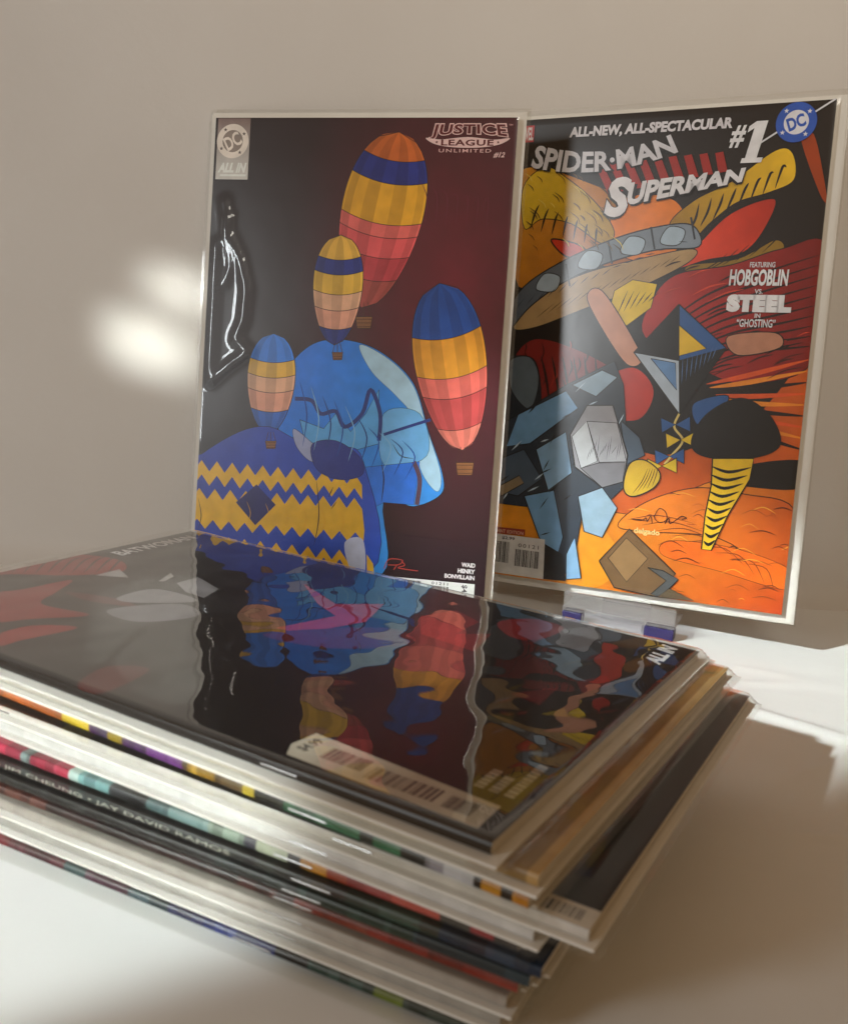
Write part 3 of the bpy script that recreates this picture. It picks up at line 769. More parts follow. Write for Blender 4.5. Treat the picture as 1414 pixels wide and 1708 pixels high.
 ('S','4a1c06',[(109.6,21),(116.8,23.6),(124.4,21.3)],0.6878051662966349,1),
 ('S','f0a83a',[(107.4,32.4),(112.2,34.8),(117.5,32.5)],0.516079120214388,1),
 ('S','4a1c06',[(140.3,25.3),(143.8,26.4),(147.6,25.5)],0.362421016428788,1),
 ('S','f0a83a',[(89,-3.4),(96.4,-0.9),(104.1,-2.9)],0.4248947438903275,1),
 ('S','4a1c06',[(87.1,41.5),(90.1,41.7),(93.2,41.5)],0.6111675741263849,1),
 ('S','7a3208',[(92,43.2),(95.3,45),(98.9,43.2)],0.6161769437247488,1),
 ('S','f0a83a',[(138.9,29.3),(145.5,32.6),(152.7,29.5)],0.39815428005909725,1),
 ('S','7a3208',[(142.7,50.4),(149.2,53.4),(156.3,50.4)],0.32450267338370475,1),
 ('S','1a0504',[(147,134.1),(153.8,137.9),(160.6,139.6)],0.9270885633342087,1),
 ('S','1a0504',[(104.6,124.2),(110.6,127.6),(116.8,129.2)],0.6255815438987375,1),
 ('S','c83a20',[(105.6,121.1),(111.9,124.7),(118.2,126.3)],0.8092844216653394,1),
 ('S','1a0504',[(94.2,115.6),(98.3,117.9),(102.5,119)],0.4695797511127092,1),
 ('S','3a0a06',[(93.1,119),(99.6,122.6),(106.1,124.2)],0.9978635120318727,1),
 ('S','3a0a06',[(148.6,121.4),(157,126.2),(165.5,128.4)],0.6017380990721619,1),
 ('S','3a0a06',[(104,145.8),(108.3,148.1),(112.6,149.2)],0.7715481619674557,1),
 ('S','c83a20',[(161,143.5),(164.1,145.2),(167.2,146)],0.5272010009989249,1),
 ('S','3a0a06',[(138,128.9),(144.4,132.5),(151,134.2)],0.7750326193887893,1),
 ('S','3a0a06',[(119.4,125.7),(127.8,130.5),(136.3,132.6)],0.9299586941460907,1),
 ('S','c83a20',[(143.5,136.1),(149.9,139.8),(156.5,141.4)],0.6856878756915508,1),
 ('S','1a0504',[(167.6,122),(171.4,124.3),(175.4,125.3)],0.69885133289901,1),
 ('S','1a0504',[(134.1,142.5),(138.5,145),(143.1,146.1)],0.805576150438239,1),
 ('S','3a0a06',[(117.6,141.5),(121.5,143.6),(125.4,144.6)],0.47006852406660365,1),
 ('S','1a0504',[(168.6,128.8),(174.3,132.1),(180.2,133.7)],0.44289549072320833,1),
 ('S','c83a20',[(106.7,163.4),(115.6,168.1),(124.6,170.1)],0.9840637938721334,1),
 ('S','1a0504',[(91.9,133.8),(96.4,136.2),(100.9,137.3)],0.9340974304307639,1),
 ('S','3a0a06',[(151.2,128.6),(155.8,131.3),(160.5,132.5)],0.7793140542722021,1),
 ('S','1a0504',[(120.1,170.6),(126.1,173.8),(132.1,175.1)],0.852424598532743,1),
 ('S','1a0504',[(153.5,136.2),(158.9,139.3),(164.4,140.7)],0.5288253188935461,1),
 ('S','3a0a06',[(119.2,120.6),(128,125.6),(136.9,127.9)],0.5927246514720446,1),
 ('S','c83a20',[(90.8,163.7),(95.7,166.3),(100.7,167.4)],0.4794409183245424,1),
 ('S','3a0a06',[(100.8,175.6),(105.1,177.9),(109.6,178.9)],0.8012539590125698,1),
 ('S','1a0504',[(117,151.4),(126,156.3),(135.1,158.4)],0.45610736568642024,1),
 ('S','1a0504',[(117.7,123.2),(124.3,126.9),(131,128.6)],0.9442107666116847,1),
 ('S','c83a20',[(98.2,123.7),(102.4,126.1),(106.7,127.2)],0.8481615246559076,1),
 ('S','3a0a06',[(151.6,129.6),(158.4,133.5),(165.4,135.3)],0.4209130745842944,1),
 ('S','c83a20',[(114.9,160),(123.9,164.8),(133,166.9)],0.906269684572293,1),
 ('S','1a0504',[(91.1,178.1),(95.2,180.2),(99.4,181.1)],0.8039229254583795,1),
 ('S','3a0a06',[(113.7,119.4),(120.9,123.5),(128.1,125.3)],0.4625428148218747,1),
 ('S','c83a20',[(103.7,172.6),(109.7,175.7),(115.8,177.1)],0.697532030376577,1),
 ('S','1a0504',[(115.5,153.1),(121,156.1),(126.6,157.4)],0.8551099252041685,1),
 ('S','4a3206',[(9.8,224.1),(12.8,221.9),(14,219.7)],0.44547439984624937,1),
 ('S','6a4a08',[(55.5,193),(60.1,189.7),(61.8,186.5)],0.4454717652069752,1),
 ('S','6a4a08',[(47.5,192.7),(50.4,190.6),(51.4,188.6)],0.37401655608881107,1),
 ('S','6a4a08',[(35.5,229.1),(38.1,227.2),(39.1,225.3)],0.630165239244675,1),
 ('S','4a3206',[(48.7,192.9),(52.6,190.1),(54.1,187.3)],0.6802660235948349,1),
 ('S','6a4a08',[(51.8,198.3),(54.5,196.4),(55.5,194.4)],0.5469365044347864,1),
 ('S','6a4a08',[(25.9,229.8),(30.6,226.4),(32.3,223)],0.3119059495428705,1),
 ('S','4a3206',[(50.7,201.1),(54.3,198.5),(55.7,195.8)],0.43220258443216036,1),
 ('S','4a3206',[(38.9,227.7),(41.3,225.9),(42.3,224.2)],0.6894992908102814,1),
 ('S','f0d860',[(35.6,222.8),(40,219.6),(41.6,216.5)],0.4330675768829026,1),
 ('S','4a3206',[(10.4,203.7),(14.1,201.1),(15.4,198.6)],0.6201256948271182,1),
 ('S','6a4a08',[(14.8,228.4),(17.7,226.4),(18.8,224.3)],0.39340508411868347,1),
 ('S','f0d860',[(47.8,208.6),(51.3,206.1),(52.6,203.6)],0.4382126209983476,1),
 ('S','6a4a08',[(44.5,208.4),(50.1,204.5),(52.1,200.5)],0.4032024580145671,1),
 ('S','6a4a08',[(26.8,208.7),(30.9,205.7),(32.5,202.8)],0.5282363440474014,1),
 ('S','4a3206',[(53.4,210.4),(58.5,206.8),(60.4,203.1)],0.653235878430755,1),
 ('S','f0d860',[(41.9,190.9),(44.6,189),(45.6,187)],0.35595387100244985,1),
 ('S','4a3206',[(52.8,208.7),(56.2,206.2),(57.4,203.8)],0.5836755870035386,1),
 ('S','4a3206',[(12.4,196.7),(15.3,194.7),(16.3,192.7)],0.4052593875674119,1),
 ('S','4a3206',[(11.8,211.2),(17.2,207.4),(19.2,203.5)],0.5570448889508341,1),
 ('S','4a3206',[(48.8,209),(53.6,205.6),(55.4,202.1)],0.6552200649393997,1),
 ('S','f0d860',[(23.9,213.5),(26.1,211.9),(27,210.3)],0.5413694466756374,1),
 ('S','f0d860',[(56.2,215.6),(59.1,213.6),(60.2,211.5)],0.3320162528776117,1),
 ('S','f0d860',[(32.7,193.8),(35.9,191.5),(37.1,189.2)],0.6821189945816035,1),
 ('S','4a3206',[(50.7,221.8),(56,218),(58,214.1)],0.6994342449104273,1),
 ('S','f0d860',[(7.8,230.1),(11.2,227.7),(12.4,225.3)],0.5100219351770332,1),
 ('S','4a3206',[(12.4,209.3),(15.9,206.8),(17.2,204.3)],0.5521396702529466,1),
 ('S','4a3206',[(36,208.2),(40.6,204.9),(42.4,201.6)],0.35567104648425973,1),
 ('S','f0d860',[(60.4,194.9),(65.9,190.9),(67.9,187)],0.429729671817004,1),
 ('S','4a3206',[(26.2,219),(30.5,215.9),(32.1,212.9)],0.5320196945701696,1),
 ('S','4a3206',[(42,206.2),(44.2,204.6),(45,203)],0.607065630770692,1),
 ('S','6a4a08',[(37.4,213.1),(40.7,210.8),(41.9,208.5)],0.6854475580420266,1),
 ('S','f0d860',[(16.6,215.7),(20.5,212.9),(21.9,210.2)],0.48097767880735526,1),
 ('S','4a3206',[(61.6,190.7),(65.8,187.7),(67.3,184.7)],0.5322397129474992,1),
 ('S','f0d860',[(37.9,222.2),(43.5,218.2),(45.5,214.3)],0.5294567070174734,1),
 ('S','4a3206',[(41,202.4),(46.5,198.5),(48.6,194.5)],0.4216136400714354,1),
 ('S','4a3206',[(25,218.1),(28.4,215.7),(29.6,213.3)],0.5133577897667636,1),
 ('S','4a3206',[(40.6,219.3),(45.8,215.5),(47.7,211.8)],0.4260795089519469,1),
 ('S','4a3206',[(55,198.5),(58.3,196.2),(59.5,193.8)],0.370597399596166,1),
 ('S','4a3206',[(15.6,190.3),(18,188.6),(18.8,187)],0.3185889329525883,1),
 ('S','1c0605',[(57.6,100),(59.1,94.9),(57.4,89.6)],0.6114264500043882,1),
 ('S','1c0605',[(26,93.6),(27.2,89.7),(25.8,85.5)],0.8162760639245037,1),
 ('S','0c0404',[(56.1,120.1),(57.4,115.8),(55.9,111.3)],0.8953558841483382,1),
 ('S','1c0605',[(15.7,135.4),(16.4,133.1),(15.5,130.7)],0.717087744488636,1),
 ('S','0c0404',[(47.1,113.9),(49,107.6),(46.8,101)],0.7542000872993198,1),
 ('S','1c0605',[(51.8,133.5),(52.9,129.8),(51.7,126)],0.8796569532846894,1),
 ('S','0c0404',[(39.3,116.5),(41.2,110.4),(39,103.9)],0.7763815586673986,1),
 ('S','a02a18',[(15.8,130.6),(17.1,126.5),(15.6,122.1)],0.60536139365742,1),
 ('S','0c0404',[(13.3,124.6),(14.1,121.8),(13.1,118.8)],0.718906301028057,1),
 ('S','0c0404',[(30.6,97),(31.8,93),(30.4,88.8)],0.8347570423373372,1),
 ('S','1c0605',[(53.3,121.6),(55.1,115.6),(53.1,109.3)],0.8990712758929226,1),
 ('S','1c0605',[(28.2,121.2),(29.6,116.8),(28,112.2)],0.8554053138479085,1),
 ('S','a02a18',[(33.9,105.7),(35.7,99.8),(33.6,93.5)],0.9276572638069784,1),
 ('S','a02a18',[(20.2,118.4),(21,115.6),(20,112.6)],0.5177691896261685,1),
 ('S','1c0605',[(53.7,111),(55.2,106),(53.5,100.7)],0.807081092836506,1),
 ('S','0c0404',[(47.6,128.8),(48.9,124.4),(47.4,119.8)],0.7198204115699598,1),
 ('S','1c0605',[(38.1,108.4),(39.4,104),(37.9,99.5)],0.9196525279400043,1),
 ('S','a02a18',[(32.3,122.2),(34.1,116.3),(32,110.1)],0.64023758916968,1),
 ('S','a02a18',[(18.9,121.4),(19.9,118),(18.7,114.5)],0.9741710445440039,1),
 ('S','a02a18',[(56.8,95.4),(58,91.1),(56.6,86.7)],0.895792272447977,1),
 ('S','0c0404',[(59,97.7),(60.6,92.3),(58.8,86.8)],0.8109028656345807,1),
 ('S','1c0605',[(52.3,96.4),(54.2,90.1),(52,83.5)],0.8711809284883418,1),
 ('S','1c0605',[(42.8,127.5),(44.3,122.7),(42.6,117.7)],0.9414174990616025,1),
 ('S','a02a18',[(39,100.1),(40.3,95.9),(38.8,91.5)],0.9349332249615485,1),
 ('S','0c0404',[(25.4,136.3),(27.1,130.6),(25,124.7)],0.5774065938418744,1),
 ('S','0c0404',[(51.8,101.3),(53.2,96.7),(51.6,91.8)],0.8971210049705473,1),
 ('S','a02a18',[(42,137.4),(42.8,134.7),(41.8,131.9)],0.8191210301324267,1),
 ('S','a02a18',[(24.4,101.4),(25.2,98.9),(24.3,96.2)],0.5815887904690783,1),
 ('S','1c0605',[(23.3,98.7),(24.6,94.3),(23,89.6)],0.6098902037559326,1),
 ('S','a02a18',[(13.4,115.4),(14.5,111.7),(13.1,107.7)],0.7029256916689968,1),
 ('S','a02a18',[(19.9,103.2),(21.8,97),(19.5,90.5)],0.8174978334430263,1),
 ('S','0c0404',[(17.4,126.4),(18.3,123.7),(17.3,120.9)],0.9505722772723433,1),
 ('S','a02a18',[(16.5,101.8),(17.2,99.2),(16.3,96.5)],0.6240348817805086,1),
 ('S','a02a18',[(35.1,121),(35.9,118.5),(35,115.8)],0.8586154910626478,1),
 ('S','0c0404',[(15.5,131.1),(17.3,125),(15.1,118.7)],0.8519206856668522,1),
 ('S','1c0605',[(33.9,101.1),(35.8,94.9),(33.6,88.5)],0.5854170327794017,1),
 ('P','c98f74',[(49.7,161.9),(58,165.3),(77.1,140.5),(83.2,128.1),(75,126.1),(59.8,144.6)],1,0.5),
 ('P','b07a60',[(127.3,142.7),(150.4,145.2),(153.6,137.7),(133,133.1)],1,0.5),
 ('P','0d0a0a',[(100.5,158.7),(103.3,129.1),(78.5,132.6)],0,0.6),
 ('P','27548f',[(100.5,158.7),(127,136.5),(103.3,129.1)],0,0.6),
 ('P','aebccb',[(78.5,132.6),(103.3,129.1),(105.9,100.9)],0,0.6),
 ('P','0d0a0a',[(127,136.5),(103.3,129.1),(105.9,100.9)],0,0.6),
 ('P','dcb41e',[(101.5,147.8),(116.8,136),(103,131.6)],0,0.4),
 ('P','5f88b8',[(88.1,129.6),(101.4,127.8),(103.4,113.4)],0,0.4),
 ('S','4a6c9c',[(105.1,130.5),(105.7,116.7)],0.5,1),
 ('S','4a6c9c',[(107.6,131.5),(107.8,118.7)],0.5,1),
 ('S','4a6c9c',[(110.1,132.6),(109.9,120.7)],0.5,1),
 ('S','4a6c9c',[(112.6,133.6),(112,122.7)],0.5,1),
 ('S','4a6c9c',[(115,134.7),(114.1,124.7)],0.5,1),
 ('S','4a6c9c',[(117.5,135.7),(116.1,126.6)],0.5,1),
 ('S','4a6c9c',[(120,136.8),(118.2,128.6)],0.5,1),
 ('S','4a6c9c',[(122.4,137.8),(120.2,130.6)],0.5,1),
 ('S','d8c070',[(105.9,100.9),(103.9,93.7),(109.1,86.8),(104,78.4),(100.5,73.3)],1.2,0),
 ('P','27548f',[(96.2,98.3),(104.5,95),(97.6,90.1)],0,0.5),
 ('P','27548f',[(111.8,100),(104.5,95),(112.6,91.8)],0,0.5),
 ('P','e0bd22',[(99.6,90.2),(107.8,87),(101,82)],0,0.5),
 ('P','e0bd22',[(115.2,92),(107.8,87),(116,83.8)],0,0.5),
 ('P','27548f',[(94.5,80.8),(102.8,77.7),(95.9,72.6)],0,0.5),
 ('P','27548f',[(110.2,82.7),(102.8,77.7),(110.9,74.5)],0,0.5),
 ('P','e0bd22',[(91,75.4),(99.3,72.2),(92.4,67.1)],0,0.5),
 ('P','e0bd22',[(106.7,77.3),(99.3,72.2),(107.5,69.1)],0,0.5),
 ('P','27548f',[(113.1,107),(130.3,111.9),(125.2,99),(115.8,95.9)],1,0.5),
 ('P','0d0a0a',[(113.4,87.1),(120.1,101.8),(136.7,111.3),(151.4,104),(158.9,90.6),(153.5,83.1),(136.7,78.6),(118.9,79.6)],1,0),
 ('P','e6bc1e',[(125.5,78.6),(146.3,80.3),(145.5,69.3),(136.3,49.4),(129.5,29.5),(124.3,29.5),(124.5,48.2),(126.2,64.4)],0,0.7),
 ('S','0d0a0a',[(125.2,74.4),(134.4,72.1),(145.5,75.5)],1.7,1),
 ('S','0d0a0a',[(125.2,70),(133.7,67.7),(143.9,71.1)],1.7,1),
 ('S','0d0a0a',[(125.2,65.5),(133,63.3),(142.3,66.7)],1.7,1),
 ('S','0d0a0a',[(125.2,61.1),(132.3,58.9),(140.7,62.3)],1.7,1),
 ('S','0d0a0a',[(125.1,56.6),(131.5,54.5),(139.1,57.8)],1.7,1),
 ('S','0d0a0a',[(125.1,52.1),(130.8,50.1),(137.5,53.4)],1.7,1),
 ('S','0d0a0a',[(125.1,47.6),(130,45.7),(135.9,48.9)],1.7,1),
 ('S','0d0a0a',[(125,43.1),(129.3,41.3),(134.3,44.4)],1.7,1),
 ('S','0d0a0a',[(125,38.6),(128.6,36.8),(132.7,39.8)],1.7,1),
 ('S','0d0a0a',[(125,34.1),(127.8,32.4),(131,35.3)],1.7,1),
 ('P','1e242c',[(-13.8,123.2),(4.5,127.5),(22.8,125.1),(27,95.5),(11,91),(-11.5,92.9)],1,0.3),
 ('P','59666f',[(6.5,124.3),(19,127.5),(25.4,115.3),(21.3,98.4),(9.7,107.7)],1,0.4),
 ('P','2b3440',[(-5.1,83.1),(14.3,94.6),(41.6,112.9),(68.1,127.3),(74.3,114.8),(78.2,89.3),(83.9,63.7),(68.3,45.8),(57.6,48.1),(53.9,7.3),(40,2.2),(29.5,41.9),(-2,42.2)],0,0.5),
 ('P','6f9cc4',[(14.3,94.6),(41.9,109.7),(49.7,100.3),(22.9,78.5),(8.5,75.7)],0,0.6),
 ('P','8fa9bd',[(45.1,113.1),(61.7,122.2),(70.6,118.5),(59.5,107.5)],0,0.6),
 ('P','48586a',[(1.7,66.6),(19.6,74.9),(31.7,59),(18,47.6),(1.2,49.4)],0,0.6),
 ('P','7fa6c8',[(26.8,75.4),(43.8,86.7),(49.2,63.9),(35.9,52.7)],0,0.6),
 ('P','6f9cc4',[(21.7,48),(39.4,53),(47,26.8),(43,9.4),(32.6,25.2)],0,0.6),
 ('P','8fa9bd',[(53.8,51),(67.3,57.3),(76.8,46.7),(69.7,29.3),(59,31.5)],0,0.6),
 ('P','48586a',[(74.3,95.5),(85.9,86.6),(89.5,77.2),(79.8,71.5)],0,0.6),
 ('P','7fa6c8',[(49.6,17),(54,27.6),(59.5,4.6),(50.7,2.8)],0,0.6),
 ('S','0c1016',[(5.4,54.1),(11.8,59.2)],1.0131378208455966,1),
 ('S','0c1016',[(30.4,61.8),(36.7,65.2)],0.8424515053961865,1),
 ('S','c4d8e8',[(23.7,50.7),(30.2,54.4)],1.056027430466084,1),
 ('S','0c1016',[(61.3,88.4),(67.3,95.8)],0.9151514788352306,1),
 ('S','0c1016',[(32.1,63.8),(35.2,70.3)],0.8373582179157082,1),
 ('S','c4d8e8',[(9,44.8),(11.8,49.5)],0.90461006802614,1),
 ('S','c4d8e8',[(47.5,109.4),(53.2,115.6)],0.6125717406719389,1),
 ('S','c4d8e8',[(62.7,71.8),(67.4,75.1)],0.5611968937470342,1),
 ('S','0c1016',[(31.7,41.4),(36.2,48.6)],0.7061405745947245,1),
 ('S','c4d8e8',[(53.2,94.8),(59.8,97.5)],0.9587454326512748,1),
 ('S','0c1016',[(24.4,106),(27.7,110.7)],1.06531765399675,1),
 ('S','c4d8e8',[(27.4,57.8),(32.4,62.2)],0.9458567982133674,1),
 ('S','0c1016',[(33.1,26.2),(39.1,28.7)],0.7756789422837638,1),
 ('S','0c1016',[(20.5,95.6),(25.8,101.8)],1.0413298739589862,1),
 ('S','c4d8e8',[(70.2,75.5),(75.5,79.9)],0.6612458558742593,1),
 ('S','c4d8e8',[(55.4,102.4),(60.5,104.9)],0.8049293319311444,1),
 ('S','0c1016',[(14.7,75.8),(17.5,78.7)],0.6453844609805854,1),
 ('S','0c1016',[(40.3,93.8),(45.7,97.3)],0.6631923034809767,1),
 ('S','0c1016',[(36.5,51.4),(42.1,56.8)],0.9670723716462379,1),
 ('S','0c1016',[(45.5,48),(50.3,51.9)],0.955869521689442,1),
 ('S','c4d8e8',[(73.6,93.2),(76,98.9)],0.7514014786520122,1),
 ('S','c4d8e8',[(29.4,80),(33.9,81.8)],0.942838278988896,1),
 ('S','c4d8e8',[(12,73.6),(17.8,79.8)],1.056573341549359,1),
 ('S','0c1016',[(34.9,79.2),(37.7,85.4)],0.5888601689244939,1),
 ('S','0c1016',[(49.2,67.8),(51.8,73.3)],0.9962258051041587,1),
 ('S','c4d8e8',[(6.1,49.6),(11.6,52.7)],0.959888468694937,1),
 ('P','8d7a5c',[(4.8,51.5),(17.8,59.5),(21.1,55.4),(7.7,46.6)],0,0.5),
 ('P','8f8d92',[(54.8,102.3),(69.5,103.2),(80.1,76.4),(79,61.7),(67.3,57.3),(50.7,67.4),(46.4,85.3)],0,0.8),
 ('P','b4b6ba',[(47.5,84.4),(55.5,93.5),(63.3,71.8),(54.2,67)],0,0.4),
 ('P','a0a0a6',[(55.5,93.5),(72.7,93.7),(79.7,73.1),(64.4,71.2)],0,0.4),
 ('P','757379',[(54.2,67),(64,70.8),(79,72.4),(78.6,61.6),(67.3,57.3)],0,0.4),
 ('S','4c4a50',[(57.3,71.9),(58.6,78)],0.35,1),
 ('S','4c4a50',[(58.6,73.7),(59.8,80)],0.35,1),
 ('S','4c4a50',[(59.8,75.4),(61,82.1)],0.35,1),
 ('S','4c4a50',[(61.1,77.2),(62.2,84.2)],0.35,1),
 ('S','4c4a50',[(62.9,72.4),(63.4,86.2)],0.35,1),
 ('S','4c4a50',[(64.1,74.1),(65.5,78.5)],0.35,1),
 ('S','4c4a50',[(65.3,75.9),(66.7,80.6)],0.35,1),
 ('S','4c4a50',[(66.6,77.6),(67.9,82.6)],0.35,1),
 ('S','4c4a50',[(68.4,72.9),(69.1,84.7)],0.35,1),
 ('S','4c4a50',[(69.6,74.6),(70.3,86.7)],0.35,1),
 ('S','4c4a50',[(70.8,76.3),(72.3,79.1)],0.35,1),
 ('S','4c4a50',[(72,78.1),(73.5,81.1)],0.35,1),
 ('S','4c4a50',[(73.8,73.3),(74.7,83.2)],0.35,1),
 ('S','4c4a50',[(75.1,75),(75.9,85.2)],0.35,1),
 ('P','c9a42a',[(81.5,71.7),(89.7,74.6),(98.6,68.3),(96,60),(84.8,54),(79.3,58.4)],1,0.7),
 ('S','40300a',[(84.6,55.6),(89.1,62.6),(91.8,70.3)],0.5,1),
 ('S','40300a',[(87.2,56.9),(91,63.7),(93.1,70.4)],0.5,1),
 ('S','40300a',[(89.8,58.1),(92.9,64.9),(94.4,70.5)],0.5,1),
 ('S','40300a',[(92.4,59.3),(94.8,66),(95.7,70.6)],0.5,1),
 ('S','40300a',[(95,60.5),(96.7,67.2),(97.1,70.7)],0.5,1),
 ('P','6e5234',[(69.1,15.9),(84.6,35.9),(111.9,14.4),(103.1,0.1),(79,2)],0,0.7),
 ('P','8a6a44',[(74.1,18.1),(83.4,30.8),(96.2,20.7),(85.6,6.2)],0,0.4),
 ('P','4a4d50',[(96.6,15.8),(105.1,15.2),(113.8,11.4),(104.8,0.3),(99.6,1.3),(107.3,9.9)],0,0.6),
 ('P','5a4a36',[(109.3,5.9),(123,1.1),(103.1,0.1)],0,0.3),
 ('P','1a1c20',[(35.4,22.1),(47.8,16.8),(50.8,1.8),(37.1,1.1)],0,0),
 ('S','0d0a0a',[(85.2,41.6),(91,41.5),(93.2,43.1),(94,41.2),(95.8,44.3),(96.8,40.5)],0.5,0),
 ('S','0d0a0a',[(97.7,44.8),(100,49),(103.5,47.4),(104.5,43.6),(101.4,41.3),(98.2,42.9),(97.7,44.8)],0.4,0),
 ('S','0d0a0a',[(103.8,40.9),(105.5,44.3),(106.4,41.5),(109.2,43.4),(112.3,46),(115,45.3),(112.4,44.4)],0.5,0),
]
ART_RIBBONS = [
 ('P','a8141a',[(51.7,263.5),(78.4,277.1),(95.9,267.5),(106.5,242.9),(95.3,226.6),(76.7,236.1),(63,252.3)],1,0),
 ('S','1a0608',[(62.4,255.3),(77.1,267.3),(87.2,268.6)],1.2,1),
 ('S','1a0608',[(65.7,252.1),(80.6,263.9),(90.5,265.5)],1.2,1),
 ('S','1a0608',[(69,248.8),(84,260.5),(93.7,262.4)],1.2,1),
 ('S','1a0608',[(72.3,245.5),(87.6,257.1),(96.9,259.3)],1.2,1),
 ('S','1a0608',[(75.6,242.2),(91.1,253.7),(100.2,256.1)],1.2,1),
 ('S','1a0608',[(79,238.9),(94.6,250.2),(103.5,253)],1.2,1),
 ('S','1a0608',[(82.4,235.5),(98.2,246.8),(106.8,249.8)],1.2,1),
 ('S','1a0608',[(85.8,232.2),(101.8,243.3),(110.1,246.6)],1.2,1),
 ('S','1a0608',[(89.2,228.8),(105.4,239.8),(113.5,243.4)],1.2,1),
 ('P','a8141a',[(29.9,239.1),(51.7,233.4),(72.2,230.6),(57.7,221.6),(44.4,213.3),(47.8,190.9),(32.2,200.7),(16.6,212.5)],1,0),
 ('P','6a0c12',[(60.1,219.2),(67.3,200.3),(65.8,185.5),(58.7,203.8)],1,0),
 ('P','b01218',[(7.4,186.4),(14.4,196.2),(27.7,194.8),(35.6,182.5),(16,185.7)],1,0),
 ('P','6a0c12',[(1.9,141.8),(17.5,146.6),(24.2,135),(1.9,131.3)],1,0),
 ('P','c8c4c4',[(83.4,229.4),(96.3,229.6),(90.3,217.4)],0,0),
 ('P','d8d4d4',[(95.1,205),(107.4,210.7),(104.4,205.9),(96.8,203.3)],0,0),
 ('P','b8b4b8',[(98.3,198),(110.7,198.2),(104,180),(91,175.8),(91.9,186.5)],0,0),
 ('P','a8a4a8',[(68.1,199.5),(86.6,197.8),(86.5,174.8),(69.3,189.4)],1,0),
 ('P','8e8a90',[(55.9,190.6),(79.1,177),(73.2,161.9),(53.8,172.5)],1,0),
 ('P','c8302a',[(134.9,161),(120.9,133.2),(134.4,119.1),(110.6,111.5),(83.1,121.4),(82.3,131.9),(108.6,124.2),(115.9,138.4)],0,0),
 ('P','6a0c12',[(74.4,130.9),(109.5,102.5),(103.1,85.3),(79.3,102.5)],1,0),
 ('P','8c141a',[(131.3,100.1),(148.1,93.3),(141.2,78.7),(122.2,78.7),(131.7,68.4),(109.6,64.2),(113,88.8)],0,0.4),
 ('P','8c141a',[(146.2,73.4),(159.8,64.2),(157.7,50.4),(138.1,51.6),(133.3,61.7)],1,0.4),
 ('P','5a3a14',[(153.9,29.2),(170.6,20.9),(166.5,12.4),(152.2,21.5)],1,0.3),
 ('P','6a4012',[(135.2,17.7),(152,12.3),(147.3,8.5),(128.1,12.9)],1,0.3),
 ('P','3a4652',[(130.5,41),(144.3,35),(136.7,25),(122,32.6)],0,0.3),
 ('P','701218',[(107.4,24.3),(119.6,18.4),(113.1,13.8),(98.9,18.6)],0,0.3),
 ('P','8a7414',[(74.4,22.2),(83.6,18.3),(78.4,14.1)],0,0),
 ('P','4a3c14',[(60.4,35.4),(71.6,29),(60.6,25.5)],0,0),
 ('P','601016',[(83.2,36.8),(98.4,26.8),(80.8,25.2)],0,0),
 ('P','7a6a12',[(48.3,12.9),(53.9,11.9),(44.8,8.6)],0,0),
 ('S','2c3640',[(106.4,32.4),(120.3,27.5)],0.8402570869988423,1),
 ('S','54400f',[(82.9,39.1),(93.5,36.9)],1.9483665681300812,1),
 ('S','54400f',[(89.9,0.1),(100,-2.9)],2.066009793422981,1),
 ('S','54400f',[(56.7,9.8),(61.5,7.5)],1.278960896161142,1),
 ('S','54400f',[(121.3,30.2),(129.6,25.7)],0.9446367497676145,1),
 ('S','3a4654',[(79.5,16.8),(87.1,10.8)],1.3453874767750795,1),
 ('S','3a4654',[(96.1,7.8),(107.1,4.8)],1.742874664006128,1),
 ('S','54400f',[(117.9,34.6),(130.5,29.6)],0.8985490099866436,1),
 ('S','6a1418',[(86.3,9.1),(94,4.3)],1.7319439946849298,1),
 ('S','3a4654',[(62.9,-0.5),(68.7,-2.6)],1.5334721898170676,1),
 ('S','3a4654',[(51.7,27.4),(59.4,25.8)],1.286046256112812,1),
 ('S','6a1418',[(69.4,27.6),(74,26.2)],2.0604058756684642,1),
 ('S','3a4654',[(120.9,12.9),(130.9,9.4)],1.3618219920297845,1),
 ('S','54400f',[(69.3,-6.5),(79,-10.5)],1.1580722124554301,1),
 ('S','5a1014',[(133.9,12),(145.1,7.5)],0.88751183121178,1),
 ('S','54400f',[(156.4,18.5),(165.8,14.9)],2.120569267838426,1),
 ('S','3a4654',[(72.4,37.2),(80.6,35.5)],1.8464683391797325,1),
 ('S','5a1014',[(72.8,36.9),(80.6,33.7)],1.4165510304303037,1),
 ('S','2c3640',[(93.2,16.2),(101.7,11.2)],2.0139352112556144,1),
 ('S','54400f',[(71.2,-2.3),(79.5,-5)],1.7944275461830226,1),
 ('S','2c3640',[(133.1,18.7),(145,17.8)],1.4144593571582498,1),
 ('S','5a1014',[(129,29.4),(140.8,28.1)],1.9149953882122686,1),
 ('S','6a1418',[(106.6,22.3),(118.6,18.9)],1.7700908720474438,1),
 ('S','5a1014',[(76.4,-7.1),(81.8,-8.2)],1.2187797698223957,1),
 ('S','2c3640',[(67.7,14.7),(76,11.2)],1.5435972380300749,1),
 ('S','5a1014',[(112,19.2),(117.1,17)],2.1863297089792506,1),
 ('S','2c3640',[(67,34.8),(74.2,35.1)],1.2421934135093344,1),
 ('S','5a1014',[(82.2,30.7),(92.7,28.7)],1.633378806369113,1),
 ('S','5a1014',[(91.1,-3.9),(99.2,-7.5)],1.4217097575400743,1),
 ('S','6a1418',[(127.5,53.4),(138.4,51.7)],1.7063021036352102,1),
]

